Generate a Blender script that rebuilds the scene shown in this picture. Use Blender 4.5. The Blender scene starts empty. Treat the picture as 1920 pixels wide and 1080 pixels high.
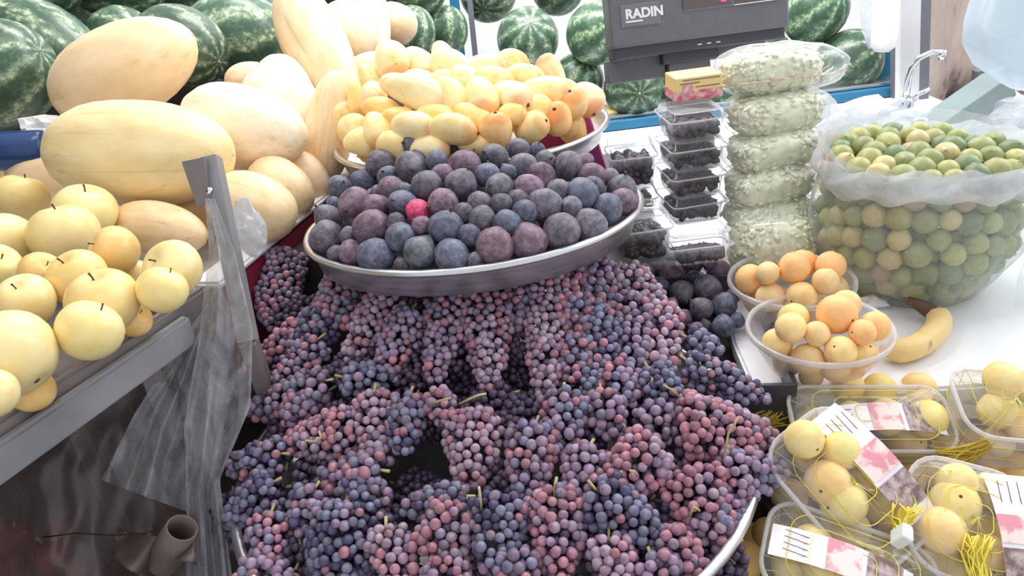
import bpy, bmesh, math, random
import numpy as np
from mathutils import Vector, Matrix, noise as mnoise

random.seed(7); rng = np.random.default_rng(7)
SC = bpy.context.scene
COL = SC.collection
PI = math.pi

# ------------------------------------------------------------------ camera
FPX = 1400.0
PITCH, ROLL = math.radians(27), math.radians(7)
CAM = Vector((0, 0, 1.45))
U0 = Vector((0, math.sin(PITCH), math.cos(PITCH)))
HX = Vector((1, 0, 0))
FW = Vector((0, math.cos(PITCH), -math.sin(PITCH)))
RR = math.cos(ROLL) * HX - math.sin(ROLL) * U0
UU = math.sin(ROLL) * HX + math.cos(ROLL) * U0
cam_data = bpy.data.cameras.new('camera')
cam_data.sensor_width = 36.0
cam_data.lens = 36.0 * FPX / 1920.0
cam_data.clip_start = 0.02
cam = bpy.data.objects.new('camera', cam_data)
COL.objects.link(cam)
cam.matrix_world = Matrix(((RR.x, UU.x, -FW.x, CAM.x), (RR.y, UU.y, -FW.y, CAM.y), (RR.z, UU.z, -FW.z, CAM.z), (0, 0, 0, 1)))
SC.camera = cam

# ------------------------------------------------------------------ light and exposure
world = bpy.data.worlds.new('daylight'); SC.world = world
world.use_nodes = True
wb = world.node_tree.nodes['Background']
wb.inputs[0].default_value = (0.93, 0.96, 1.0, 1)
wb.inputs[1].default_value = 0.95
SC.view_settings.view_transform = 'Standard'
SC.view_settings.look = 'None'
SC.view_settings.gamma = 1.0
SC.view_settings.use_curve_mapping = False
SC.view_settings.exposure = 0.12
SC.cycles.transparent_max_bounces = 24
SC.cycles.max_bounces = 8
SC.cycles.use_denoising = True


def area_light(name, loc, target, size, power, color):
    d = bpy.data.lights.new(name, 'AREA')
    d.shape = 'RECTANGLE'; d.size, d.size_y = size; d.energy = power; d.color = color
    o = bpy.data.objects.new(name, d); COL.objects.link(o)
    o.location = loc
    o.rotation_euler = (Vector(target) - Vector(loc)).to_track_quat('-Z', 'Y').to_euler()
    return o


area_light('tube_or_fill_lamp', (-0.35, 1.35, 2.55), (-0.3, 1.25, 1.0), (1.3, 0.15), 9, (1.0, 0.95, 0.86))
area_light('tube_or_fill_lamp', (0.3, 2.15, 2.5), (0.35, 2.7, 1.1), (1.8, 0.2), 46, (1.0, 1.0, 1.0))  # added fill with no seen source, brightens the white wall and watermelons
area_light('daylight_opening', (2.3, 1.6, 2.3), (0.7, 1.0, 0.9), (1.4, 1.4), 30, (0.92, 0.97, 1.0))


# ------------------------------------------------------------------ coordinates
def P(px, py, d):
    return CAM + d * (FW + (px - 960) / FPX * RR + (540 - py) / FPX * UU)


def ray(px, py):
    return FW + (px - 960) / FPX * RR + (540 - py) / FPX * UU


def on_z(px, py, z):
    r = ray(px, py)
    return CAM + r * ((z - CAM.z) / r.z)


def on_y(px, py, y):
    r = ray(px, py)
    return CAM + r * ((y - CAM.y) / r.y)


def proj(p):
    q = Vector(p) - CAM
    d = q.dot(FW)
    return 960 + FPX * q.dot(RR) / d, 540 - FPX * q.dot(UU) / d, d


def hit(px, py, h, d0, d1, n=220):
    """first point along the line of sight that is below the height field h(x, y)"""
    best, bd = None, 1e9
    for i in range(n):
        d = d0 + (d1 - d0) * i / (n - 1)
        p = P(px, py, d)
        c = p.z - h(p.x, p.y)
        if c <= 0:
            return p
        if c < bd:
            bd, best = c, p
    return best


def axis(ang, tilt=0):
    a, t = math.radians(ang), math.radians(tilt)
    return (math.cos(t) * (math.cos(a) * RR + math.sin(a) * UU) - math.sin(t) * FW).normalized()


def basis(z, hint=None):
    """rotation whose local Z is z and local Y leans to the hint"""
    z = Vector(z).normalized()
    hint = -FW if hint is None else Vector(hint)
    x = hint.cross(z)
    if x.length < 1e-3:
        x = Vector((1, 0.1, 0)).cross(z)
    x.normalize(); y = z.cross(x)
    return Matrix(((x.x, y.x, z.x), (x.y, y.y, z.y), (x.z, y.z, z.z)))


def rotz(deg):
    return Matrix.Rotation(math.radians(deg), 3, 'Z')


# ------------------------------------------------------------------ objects
def tag(o, label=None, cat=None, group=None, kind=None):
    if label: o['label'] = label
    if cat: o['category'] = cat
    if group: o['group'] = group
    if kind: o['kind'] = kind
    return o


def mx(loc, rot=None, scale=(1, 1, 1)):
    m = (rot.to_4x4() if rot is not None else Matrix.Identity(4))
    s = Matrix.Diagonal((scale[0], scale[1], scale[2], 1))
    return Matrix.Translation(Vector(loc)) @ m @ s


def put(name, mesh, m=None, parent=None, color=None):
    o = bpy.data.objects.new(name, mesh)
    COL.objects.link(o)
    if parent is not None: o.parent = parent
    if m is not None: o.matrix_basis = m
    if color is not None: o.color = (color[0], color[1], color[2], 1)
    return o


def empty(name, loc, rot=None, **k):
    o = bpy.data.objects.new(name, None)
    COL.objects.link(o)
    o.empty_display_size = 0.02
    o.matrix_basis = mx(loc, rot)
    tag(o, **k)
    return o


def mesh(name, vs, fs, mat=None, smooth=True):
    me = bpy.data.meshes.new(name)
    me.from_pydata([tuple(v) for v in vs], [], [tuple(f) for f in fs])
    if mat is not None:
        for m_ in (mat if isinstance(mat, (list, tuple)) else [mat]):
            me.materials.append(m_)
    if smooth:
        me.polygons.foreach_set('use_smooth', [True] * len(me.polygons))
    me.update()
    return me


def bm_mesh(name, bm, mat=None, smooth=False):
    me = bpy.data.meshes.new(name)
    bm.to_mesh(me); bm.free()
    if mat is not None: me.materials.append(mat)
    if smooth: me.polygons.foreach_set('use_smooth', [True] * len(me.polygons))
    return me


def join_vf(parts):
    V, Fc, k = [], [], 0
    for v, f in parts:
        V.append(np.asarray(v, float)); Fc += [tuple(i + k for i in q) for q in f]; k += len(v)
    return np.vstack(V), Fc


def lathe(prof, seg=24, fn=None):
    """prof: (r, z) from bottom pole to top pole; ends with r = 0 close at a pole"""
    vs, fs, rings = [], [], []
    for r, z in prof:
        if r < 1e-6:
            rings.append([len(vs)]); vs.append((0, 0, z))
        else:
            rings.append(list(range(len(vs), len(vs) + seg)))
            for i in range(seg):
                a = 2 * PI * i / seg
                vs.append((r * math.cos(a), r * math.sin(a), z))
    for A, B in zip(rings[:-1], rings[1:]):
        for i in range(seg):
            j = (i + 1) % seg
            if len(A) == 1 and len(B) == 1: continue
            if len(A) == 1: fs.append((A[0], B[j], B[i]))
            elif len(B) == 1: fs.append((A[i], A[j], B[0]))
            else: fs.append((A[i], A[j], B[j], B[i]))
    if fn: vs = [fn(*v) for v in vs]
    return vs, fs


def ico(sub):
    bm = bmesh.new(); bmesh.ops.create_icosphere(bm, subdivisions=sub, radius=1)
    v = np.array([x.co[:] for x in bm.verts]); f = [tuple(q.index for q in p.verts) for p in bm.faces]
    bm.free(); return v, f


ICO1, ICO2, ICO3 = ico(1), ico(2), ico(3)


def tube(pts, rad, seg=6, closed=False):
    pts = [Vector(p) for p in pts]
    n = len(pts); vs, fs = [], []
    rad = rad if isinstance(rad, (list, tuple)) else [rad] * n
    for i, p in enumerate(pts):
        a = pts[(i - 1) % n] if (i > 0 or closed) else p
        b = pts[(i + 1) % n] if (i < n - 1 or closed) else p
        m = basis((b - a), (0.3, 0.2, 0.93))
        for k in range(seg):
            t = 2 * PI * k / seg
            vs.append(p + m @ Vector((rad[i] * math.cos(t), rad[i] * math.sin(t), 0)))
    m_ = n if closed else n - 1
    for i in range(m_):
        for k in range(seg):
            q = (k + 1) % seg; j = (i + 1) % n
            fs.append((i * seg + k, i * seg + q, j * seg + q, j * seg + k))
    if not closed:
        fs.append(tuple(reversed(range(seg)))); fs.append(tuple(range((n - 1) * seg, n * seg)))
    return vs, fs


def box_bm(sx, sy, sz, bev=0.0, seg=2, loc=(0, 0, 0), taper=1.0):
    """box centred in x and y, standing on z = 0"""
    bm = bmesh.new()
    bmesh.ops.create_cube(bm, size=1)
    for v in bm.verts:
        k = taper if v.co.z < 0 else 1.0
        v.co = Vector((v.co.x * sx * k, v.co.y * sy * k, (v.co.z + 0.5) * sz)) + Vector(loc)
    if bev > 0:
        bmesh.ops.bevel(bm, geom=list(bm.edges), offset=bev, segments=seg, profile=0.5, affect='EDGES')
    return bm


def box(name, sx, sy, sz, mat, bev=0.0, seg=2, loc=(0, 0, 0), taper=1.0):
    return bm_mesh(name, box_bm(sx, sy, sz, bev, seg, loc, taper), mat)


def beam(name, a, b, w, h, mat, hint=(0, 0, 1), parent=None, bev=0.001):
    a, b = Vector(a), Vector(b)
    L = (b - a).length
    me = box(name, w, h, L, mat, bev, 1)
    return put(name, me, mx(a, basis(b - a, hint)), parent)


def grid_sheet(fn, nu, nv, thick=0.0):
    """fn(u, v) -> point, u and v from 0 to 1"""
    vs = [fn(i / (nu - 1), j / (nv - 1)) for j in range(nv) for i in range(nu)]
    fs = [(j * nu + i, j * nu + i + 1, (j + 1) * nu + i + 1, (j + 1) * nu + i) for j in range(nv - 1) for i in range(nu - 1)]
    return vs, fs


def nz(p, s=1.0, seed=0):
    return mnoise.noise(Vector((p[0] * s + seed * 3.7, p[1] * s + seed * 1.3, p[2] * s - seed * 2.1)))


def relax(ps, rs, it=40, k=0.96, fixed=None, inside=None):
    p = np.array([list(q) for q in ps], float); r = np.array(rs, float)
    w = np.ones(len(p)) if fixed is None else np.array(fixed, float)
    for _ in range(it):
        d = p[:, None] - p[None]
        L = np.linalg.norm(d, axis=2) + 1e-9
        want = (r[:, None] + r[None]) * k
        o = np.clip(want - L, 0, None); np.fill_diagonal(o, 0)
        s = w[:, None] / (w[:, None] + w[None] + 1e-9)
        p += (d / L[..., None] * (o * s)[..., None]).sum(1) * 0.5
        if inside is not None: p = inside(p, r)
    return [Vector(q) for q in p]


ORD = ('first second third fourth fifth sixth seventh eighth ninth tenth eleventh twelfth thirteenth fourteenth fifteenth sixteenth '
       'seventeenth eighteenth nineteenth twentieth').split()
for _t, _n in (('twenty', 'twentieth'), ('thirty', 'thirtieth')):
    for _o in ORD[:9]: ORD.append(_t + '-' + _o)
    if _t == 'twenty': ORD.append('thirtieth')


def row_labels(objs, pts, descs, rows, where):
    """one label per thing: its look, then its place counted along the row it lies in"""
    pr = [proj(p) for p in pts]
    order = sorted(range(len(objs)), key=lambda i: -pr[i][1] + 0.10 * 0 - (pr[i][0] - 960) * 0.115)
    n = len(order)
    for k in range(rows):
        seg = order[round(k * n / rows): round((k + 1) * n / rows)]
        seg.sort(key=lambda i: pr[i][0])
        for q, i in enumerate(seg):
            objs[i]['label'] = f"{descs[i]}, {ORD[q]} from left in {ORD[k]} row above {where}"


# ------------------------------------------------------------------ materials
def new_mat(name):
    m = bpy.data.materials.new(name); m.use_nodes = True
    nt = m.node_tree
    return m, nt, nt.nodes['Principled BSDF'], nt.nodes['Material Output']


def N(nt, typ, **k):
    n = nt.nodes.new(typ)
    for a, b in k.items():
        if a.startswith('i_'):
            key = a[2:]
            n.inputs[int(key) if key.isdigit() else key.replace('_', ' ')].default_value = b
        else: setattr(n, a, b)
    return n


def ramp(nt, fac, stops, interp='LINEAR'):
    n = nt.nodes.new('ShaderNodeValToRGB'); n.color_ramp.interpolation = interp
    cr = n.color_ramp
    while len(cr.elements) < len(stops): cr.elements.new(0.5)
    for e, (p, c) in zip(cr.elements, stops):
        e.position = p; e.color = (c[0], c[1], c[2], 1) if len(c) == 3 else c
    nt.links.new(fac, n.inputs[0]); return n.outputs[0]


def mixc(nt, fac, a, b, mode='MIX'):
    n = nt.nodes.new('ShaderNodeMix'); n.data_type = 'RGBA'; n.blend_type = mode
    for s, v in ((0, fac), (6, a), (7, b)):
        if isinstance(v, (int, float)): n.inputs[s].default_value = v
        elif isinstance(v, (tuple, list)): n.inputs[s].default_value = (v[0], v[1], v[2], 1)
        else: nt.links.new(v, n.inputs[s])
    return n.outputs[2]


def math_(nt, op, a, b=0.0, c=0.0):
    n = nt.nodes.new('ShaderNodeMath'); n.operation = op
    for s, v in enumerate((a, b, c)):
        if isinstance(v, (int, float)): n.inputs[s].default_value = v
        else: nt.links.new(v, n.inputs[s])
    return n.outputs[0]


def coords(nt, scale=(1, 1, 1), rnd=True):
    """object coordinates, shifted by a random amount for every object"""
    tc = nt.nodes.new('ShaderNodeTexCoord')
    mp = nt.nodes.new('ShaderNodeMapping'); mp.inputs['Scale'].default_value = scale
    nt.links.new(tc.outputs['Object'], mp.inputs[0])
    if rnd:
        oi = nt.nodes.new('ShaderNodeObjectInfo')
        v = nt.nodes.new('ShaderNodeVectorMath'); v.operation = 'MULTIPLY_ADD'
        nt.links.new(oi.outputs['Random'], v.inputs[0]); v.inputs[1].default_value = (37, 21, 53)
        nt.links.new(mp.outputs[0], v.inputs[2]); return v.outputs[0]
    return mp.outputs[0]


def noise(nt, vec, scale, detail=3, rough=0.55, dist=0.0):
    n = nt.nodes.new('ShaderNodeTexNoise')
    n.inputs['Scale'].default_value = scale; n.inputs['Detail'].default_value = detail
    n.inputs['Roughness'].default_value = rough; n.inputs['Distortion'].default_value = dist
    nt.links.new(vec, n.inputs['Vector']); return n.outputs['Fac']


def bump(nt, b, fac, strength, dist=0.002):
    n = nt.nodes.new('ShaderNodeBump'); n.inputs['Strength'].default_value = strength; n.inputs['Distance'].default_value = dist
    nt.links.new(fac, n.inputs['Height']); nt.links.new(n.outputs[0], b.inputs['Normal'])


def plain(name, color, rough=0.5, metal=0.0, noise_amt=0.0, nscale=8, bmp=0.0, objcol=False, spec=0.5, emit=0.0, sub=0.0):
    m, nt, b, out = new_mat(name)
    b.inputs['Roughness'].default_value = rough; b.inputs['Metallic'].default_value = metal
    b.inputs['Specular IOR Level'].default_value = spec
    b.inputs['Base Color'].default_value = (*color, 1)
    if emit:
        b.inputs['Emission Color'].default_value = (*color, 1); b.inputs['Emission Strength'].default_value = emit
    if noise_amt or bmp or objcol:
        v = coords(nt); f = noise(nt, v, nscale, 4)
        c = ramp(nt, f, [(0.3, [x * (1 - noise_amt) for x in color]), (0.7, [min(1, x * (1 + noise_amt)) for x in color])])
        if objcol:
            oi = nt.nodes.new('ShaderNodeObjectInfo'); c = mixc(nt, 1.0, c, oi.outputs['Color'], 'MULTIPLY')
        nt.links.new(c, b.inputs['Base Color'])
        if bmp: bump(nt, b, f, bmp)
    if sub:
        b.inputs['Subsurface Weight'].default_value = sub; b.inputs['Subsurface Radius'].default_value = (1, .5, .3); b.inputs['Subsurface Scale'].default_value = 0.006
    return m


def fruit(name, lo, hi, scale, rough, spots=None, spot_scale=30, spot_at=0.66, streak=None, bmp=0.1, tip=None, spec=0.4):
    """skin colours lo..hi by a soft noise, times the object's own colour; optional spots, streaks along local Z, another colour at +Z"""
    m, nt, b, out = new_mat(name)
    v = coords(nt)
    f = noise(nt, v, scale, 3, 0.55, 0.3)
    c = ramp(nt, f, [(0.32, lo), (0.68, hi)])
    if streak:
        v2 = coords(nt, (1, 1, 0.12)); s = noise(nt, v2, streak[1], 4, 0.6, 0.4)
        c = mixc(nt, ramp(nt, s, [(streak[2], (0, 0, 0)), (streak[2] + 0.14, (streak[3],) * 3)]), c, streak[0])
    if spots:
        s = noise(nt, v, spot_scale, 2, 0.5)
        c = mixc(nt, ramp(nt, s, [(spot_at, (0, 0, 0)), (spot_at + 0.06, (0.7, 0.7, 0.7))]), c, spots)
    if tip:
        tc = nt.nodes.new('ShaderNodeTexCoord'); sp = nt.nodes.new('ShaderNodeSeparateXYZ')
        nt.links.new(tc.outputs['Object'], sp.inputs[0])
        t = math_(nt, 'ADD', sp.outputs['Z'], math_(nt, 'MULTIPLY', f, 0.5))
        c = mixc(nt, ramp(nt, t, [(tip[1], (0, 0, 0)), (tip[2], (tip[3],) * 3)]), c, tip[0])
    oi = nt.nodes.new('ShaderNodeObjectInfo'); c = mixc(nt, 1.0, c, oi.outputs['Color'], 'MULTIPLY')
    nt.links.new(c, b.inputs['Base Color'])
    b.inputs['Roughness'].default_value = rough; b.inputs['Specular IOR Level'].default_value = spec
    if bmp: bump(nt, b, noise(nt, v, scale * 7, 3), bmp)
    return m


def watermelon_mat():
    m, nt, b, out = new_mat('watermelon_rind')
    tc = nt.nodes.new('ShaderNodeTexCoord'); sp = nt.nodes.new('ShaderNodeSeparateXYZ')
    nt.links.new(tc.outputs['Object'], sp.inputs[0])
    a = math_(nt, 'ARCTAN2', sp.outputs['Y'], sp.outputs['X'])
    v = coords(nt)
    n1 = noise(nt, v, 3.2, 4, 0.6)
    n2 = noise(nt, v, 9.0, 4, 0.65)
    wob = math_(nt, 'MULTIPLY', math_(nt, 'SUBTRACT', n1, 0.5), 5.5)
    s = math_(nt, 'SINE', math_(nt, 'ADD', math_(nt, 'MULTIPLY', a, 9.0), wob))
    s = math_(nt, 'ADD', math_(nt, 'MULTIPLY', s, 0.5), math_(nt, 'MULTIPLY', math_(nt, 'SUBTRACT', n2, 0.5), 3.0))
    s = math_(nt, 'ADD', math_(nt, 'MULTIPLY', s, 0.5), 0.5)
    c = ramp(nt, s, [(0.30, (0.042, 0.088, 0.055)), (0.56, (0.085, 0.155, 0.090)), (0.74, (0.21, 0.29, 0.18)), (0.92, (0.46, 0.52, 0.35))])
    oi = nt.nodes.new('ShaderNodeObjectInfo'); c = mixc(nt, 1.0, c, oi.outputs['Color'], 'MULTIPLY')
    nt.links.new(c, b.inputs['Base Color'])
    b.inputs['Roughness'].default_value = 0.33
    bump(nt, b, n2, 0.08)
    return m


def film(name, tint, body, gloss_rough=0.15, streak=6.0, lo=0.06, hi=0.5, edge=0.6, thr=(0.45, 0.75), dirs=(1, 1, 1), trans=0.5, bmp=0.0, gl_min=0.05):
    """thin clear plastic: see-through, with a milky body that thickens in creases and seen edge-on, and a gloss"""
    m, nt, b, out = new_mat(name)
    nt.nodes.remove(b)
    v = coords(nt, dirs)
    f = noise(nt, v, streak, 4, 0.6, 0.5)
    k = ramp(nt, f, [(thr[0], (lo,) * 3), (thr[1], (hi,) * 3)])
    lw = N(nt, 'ShaderNodeLayerWeight', i_Blend=0.35)
    fac = math_(nt, 'ADD', k, math_(nt, 'MULTIPLY', math_(nt, 'POWER', lw.outputs['Facing'], 3.0), edge))
    fac = math_(nt, 'MINIMUM', fac, 0.96)
    df = N(nt, 'ShaderNodeBsdfDiffuse', i_Color=(*body, 1)); tl = N(nt, 'ShaderNodeBsdfTranslucent', i_Color=(*body, 1))
    mb = N(nt, 'ShaderNodeMixShader'); mb.inputs[0].default_value = trans
    nt.links.new(df.outputs[0], mb.inputs[1]); nt.links.new(tl.outputs[0], mb.inputs[2])
    gl = N(nt, 'ShaderNodeBsdfGlossy', i_Roughness=gloss_rough)
    tr = N(nt, 'ShaderNodeBsdfTransparent', i_Color=(*tint, 1))
    m1 = N(nt, 'ShaderNodeMixShader'); nt.links.new(fac, m1.inputs[0])
    nt.links.new(tr.outputs[0], m1.inputs[1]); nt.links.new(mb.outputs[0], m1.inputs[2])
    m2 = N(nt, 'ShaderNodeMixShader'); nt.links.new(math_(nt, 'ADD', math_(nt, 'MULTIPLY', math_(nt, 'POWER', lw.outputs['Facing'], 4.0), 0.45), gl_min), m2.inputs[0])
    nt.links.new(m1.outputs[0], m2.inputs[1]); nt.links.new(gl.outputs[0], m2.inputs[2])
    nt.links.new(m2.outputs[0], out.inputs[0])
    if bmp:
        bp = N(nt, 'ShaderNodeBump', i_Strength=bmp, i_Distance=0.01)
        nt.links.new(noise(nt, v, streak * 2, 3, 0.6, 1.0), bp.inputs['Height'])
        for s in (gl, df): nt.links.new(bp.outputs[0], s.inputs['Normal'])
    return m


M = {}
M['watermelon'] = watermelon_mat()
M['melon'] = fruit('melon_skin', (0.84, 0.64, 0.38), (0.94, 0.78, 0.54), 2.2, 0.42, streak=((0.52, 0.44, 0.20), 5.0, 0.56, 0.45), bmp=0.12, spec=0.3)
M['mango'] = fruit('mango_skin', (0.93, 0.64, 0.22), (0.97, 0.80, 0.40), 1.6, 0.4, spots=(0.42, 0.20, 0.05), spot_scale=5, spot_at=0.70, tip=((0.80, 0.34, 0.10), 0.75, 1.25, 0.7), bmp=0.05)
M['apple'] = fruit('yellow_apple_skin', (0.86, 0.66, 0.27), (0.93, 0.78, 0.42), 1.3, 0.33, spots=(0.6, 0.36, 0.12), spot_scale=14, spot_at=0.74, bmp=0.02)
M['fig'] = fruit('fig_skin', (0.065, 0.058, 0.078), (0.19, 0.175, 0.215), 2.4, 0.5, spots=(0.3, 0.24, 0.26), spot_scale=12, spot_at=0.72, streak=((0.06, 0.035, 0.06), 6, 0.52, 0.6), bmp=0.25)
M['berry'] = fruit('grape_skin', (0.62, 0.55, 0.62), (1.0, 1.0, 1.0), 1.1, 0.42, bmp=0.0, spec=0.35)
M['lime'] = fruit('lime_peel', (0.8, 0.8, 0.7), (1, 1, 1), 1.8, 0.42, spots=(0.9, 0.85, 0.5), spot_scale=4, spot_at=0.72, bmp=0.08)
M['apricot'] = fruit('apricot_skin', (0.86, 0.56, 0.26), (0.95, 0.70, 0.38), 1.2, 0.6, bmp=0.03, spec=0.25)
M['stem'] = plain('dry_stem', (0.42, 0.36, 0.17), 0.7, noise_amt=0.3, nscale=60)
M['scar'] = plain('dark_stem_scar', (0.10, 0.055, 0.03), 0.8)
M['scar_pale'] = plain('pale_stem_scar', (0.42, 0.42, 0.28), 0.8)
M['eye'] = plain('fig_eye', (0.30, 0.11, 0.12), 0.7)
def steel_mat():
    m, nt, b, out = new_mat('brushed_steel')
    b.inputs['Metallic'].default_value = 0.9; b.inputs['Roughness'].default_value = 0.32
    f = noise(nt, coords(nt, (1, 1, 12)), 14, 3)
    nt.links.new(ramp(nt, f, [(0.3, (0.50, 0.50, 0.52)), (0.7, (0.72, 0.72, 0.74))]), b.inputs['Base Color'])
    return m
M['steel'] = steel_mat()
M['steel_dull'] = plain('dull_painted_steel', (0.27, 0.27, 0.285), 0.42, 0.25, 0.25, 10, 0.05)
M['steel_dark'] = plain('dark_brown_steel', (0.19, 0.165, 0.165), 0.5, 0.1, 0.25, 14, 0.05)
M['chrome'] = plain('chrome', (0.7, 0.72, 0.74), 0.14, 1.0)
M['film'] = film('clear_film', (1, 1, 1), (0.86, 0.88, 0.90), 0.12, 45, 0.05, 0.34, 0.7, (0.5, 0.8))
M['film_lime'] = film('lime_bag_film', (0.97, 0.98, 0.97), (0.80, 0.85, 0.86), 0.15, 22, 0.22, 0.50, 0.75, (0.5, 0.85), bmp=0.4)
M['film_milky'] = film('milky_film', (0.9, 0.9, 0.9), (0.74, 0.76, 0.80), 0.3, 30, 0.55, 0.9, 0.3, (0.35, 0.7))
M['film_grey'] = film('grey_hanging_film', (0.9, 0.9, 0.9), (0.56, 0.56, 0.59), 0.25, 5, 0.20, 0.80, 0.45, (0.36, 0.72), (9, 9, 1.0))
M['film_brown'] = film('dull_brown_film', (0.9, 0.85, 0.83), (0.30, 0.23, 0.225), 0.35, 6, 0.30, 0.66, 0.4, (0.4, 0.7), (3, 3, 2))  # darker, browner body than the grey film
M['rigid'] = film('rigid_clear_plastic', (0.99, 0.99, 1.0), (0.85, 0.87, 0.90), 0.07, 40, 0.03, 0.12, 0.85, (0.5, 0.8))
M['rigid_frost'] = film('frosted_clear_plastic', (0.97, 0.96, 0.97), (0.88, 0.86, 0.88), 0.2, 8, 0.16, 0.32, 0.7, (0.4, 0.8))
M['rim_frost'] = film('frosted_rim_plastic', (0.97, 0.96, 0.97), (0.95, 0.93, 0.95), 0.15, 8, 0.5, 0.7, 0.4, (0.4, 0.8))
M['white_table'] = plain('white_laminate', (0.80, 0.80, 0.83), 0.3, noise_amt=0.04, nscale=5)
M['white_wall'] = plain('white_panel', (0.86, 0.87, 0.88), 0.5, noise_amt=0.03, nscale=3)
M['white_board'] = plain('white_board', (0.74, 0.73, 0.74), 0.45, noise_amt=0.06, nscale=9)
M['blue'] = plain('blue_painted_steel', (0.015, 0.17, 0.32), 0.4, noise_amt=0.12, nscale=12)
M['blue_dark'] = plain('dark_blue_plastic', (0.012, 0.04, 0.14), 0.28, noise_amt=0.25, nscale=9)
M['grey_strip'] = plain('grey_painted_strip', (0.17, 0.17, 0.20), 0.5, noise_amt=0.1)
M['maroon'] = plain('maroon_painted_side', (0.20, 0.012, 0.035), 0.45, noise_amt=0.12, nscale=10)
M['magenta'] = plain('magenta_plastic', (0.52, 0.07, 0.28), 0.5, noise_amt=0.1, nscale=9)
M['scale_grey'] = plain('charcoal_moulded_plastic', (0.115, 0.113, 0.13), 0.38, noise_amt=0.06, nscale=40)
M['scale_dark'] = plain('dark_moulded_plastic', (0.045, 0.045, 0.055), 0.4)
M['scale_panel'] = plain('grey_badge_panel', (0.15, 0.15, 0.17), 0.35)
M['scale_window'] = plain('brown_tinted_window', (0.10, 0.075, 0.075), 0.15)
M['lettering'] = plain('silver_lettering', (0.72, 0.72, 0.74), 0.4)
M['led'] = plain('red_led', (1.0, 0.03, 0.22), 0.4, emit=1.6)
M['seed'] = plain('pale_green_seed', (0.72, 0.735, 0.56), 0.6, noise_amt=0.22, nscale=90)
M['dried'] = plain('dried_dark_fruit', (0.045, 0.032, 0.04), 0.42, noise_amt=0.5, nscale=60)
M['yellow_net'] = plain('yellow_net_cord', (0.88, 0.74, 0.10), 0.5)
M['net_tail'] = film('gathered_yellow_net', (1.0, 0.93, 0.55), (0.86, 0.70, 0.10), 0.4, 14, 0.55, 0.95, 0.2, (0.3, 0.7), (6, 6, 1))
M['white_clip'] = plain('white_plastic_clip', (0.78, 0.78, 0.74), 0.4)
M['cardboard'] = plain('brown_cardboard', (0.10, 0.07, 0.06), 0.85, noise_amt=0.2, nscale=14, bmp=0.1)
M['dark_side'] = plain('dark_stall_boarding', (0.05, 0.042, 0.042), 0.8, noise_amt=0.3, nscale=6)
M['floor'] = plain('dusty_concrete', (0.16, 0.14, 0.13), 0.85, noise_amt=0.25, nscale=4, bmp=0.1)
M['tomato'] = plain('red_pepper_skin', (0.20, 0.010, 0.025), 0.25, noise_amt=0.3, nscale=3)
M['banana'] = fruit('banana_skin', (0.70, 0.48, 0.18), (0.85, 0.66, 0.34), 9, 0.55, spots=(0.12, 0.06, 0.03), spot_scale=22, spot_at=0.60, bmp=0.05)
M['banana_dark'] = plain('browned_banana_end', (0.12, 0.06, 0.04), 0.7, noise_amt=0.5, nscale=40)
M['tissue'] = plain('white_crumpled_paper', (0.82, 0.80, 0.80), 0.8)
M['leather'] = plain('brown_wrapping', (0.13, 0.095, 0.085), 0.6, noise_amt=0.35, nscale=12, bmp=0.3)
M['wire'] = plain('black_wire', (0.02, 0.015, 0.015), 0.5)
M['green_grey'] = plain('grey_green_plastic', (0.19, 0.24, 0.24), 0.45, noise_amt=0.1)
M['onion'] = fruit('onion_skin', (0.55, 0.28, 0.18), (0.75, 0.48, 0.33), 2, 0.4, streak=((0.35, 0.14, 0.1), 6, 0.5, 0.5))
M['blue_bag'] = film('pale_blue_bag', (0.88, 0.92, 0.95), (0.60, 0.68, 0.74), 0.3, 5, 0.62, 0.92, 0.2, (0.35, 0.7))
M['plaster'] = plain('pink_plaster_board', (0.56, 0.44, 0.39), 0.8, noise_amt=0.12, nscale=4, bmp=0.05)
M['orange'] = plain('orange_cap', (0.85, 0.35, 0.08), 0.5)


def stained_mat():
    m, nt, b, out = new_mat('stained_pink_board')
    v = coords(nt, (1, 1, 0.5)); f = noise(nt, v, 5, 5, 0.7, 0.6)
    c = ramp(nt, f, [(0.30, (0.10, 0.06, 0.06)), (0.40, (0.46, 0.35, 0.31)), (0.60, (0.62, 0.50, 0.44)), (0.75, (0.70, 0.60, 0.55))])
    nt.links.new(c, b.inputs['Base Color']); b.inputs['Roughness'].default_value = 0.8
    return m


def print_mat(name, lo, hi, scale=60, dirs=(1, 1, 1), at=(0.45, 0.55)):
    m, nt, b, out = new_mat(name)
    f = noise(nt, coords(nt, dirs), scale, 3, 0.6, 0.2)
    nt.links.new(ramp(nt, f, [(at[0], lo), (at[1], hi)]), b.inputs['Base Color']); b.inputs['Roughness'].default_value = 0.35
    return m


M['stained'] = stained_mat()
M['label_white'] = print_mat('white_label_paper', (0.88, 0.80, 0.84), (0.93, 0.90, 0.92), 30)
M['label_pink'] = print_mat('pink_label_print', (0.75, 0.30, 0.36), (0.90, 0.70, 0.66), 40)
M['label_photo'] = print_mat('brown_label_picture', (0.20, 0.13, 0.12), (0.55, 0.42, 0.42), 90, at=(0.4, 0.62))
M['label_line'] = plain('label_print_ink', (0.16, 0.10, 0.12), 0.5)
M['box_yellow'] = plain('yellow_card', (0.86, 0.66, 0.26), 0.4, noise_amt=0.06)
M['box_red'] = print_mat('red_fruit_print', (0.60, 0.10, 0.16), (0.84, 0.52, 0.50), 70, at=(0.4, 0.62))
M['grape_core'] = plain('shaded_grape_skin', (0.070, 0.045, 0.085), 0.5, noise_amt=0.4, nscale=120)  # near-black skin paints in the shade deep between the berries

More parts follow.
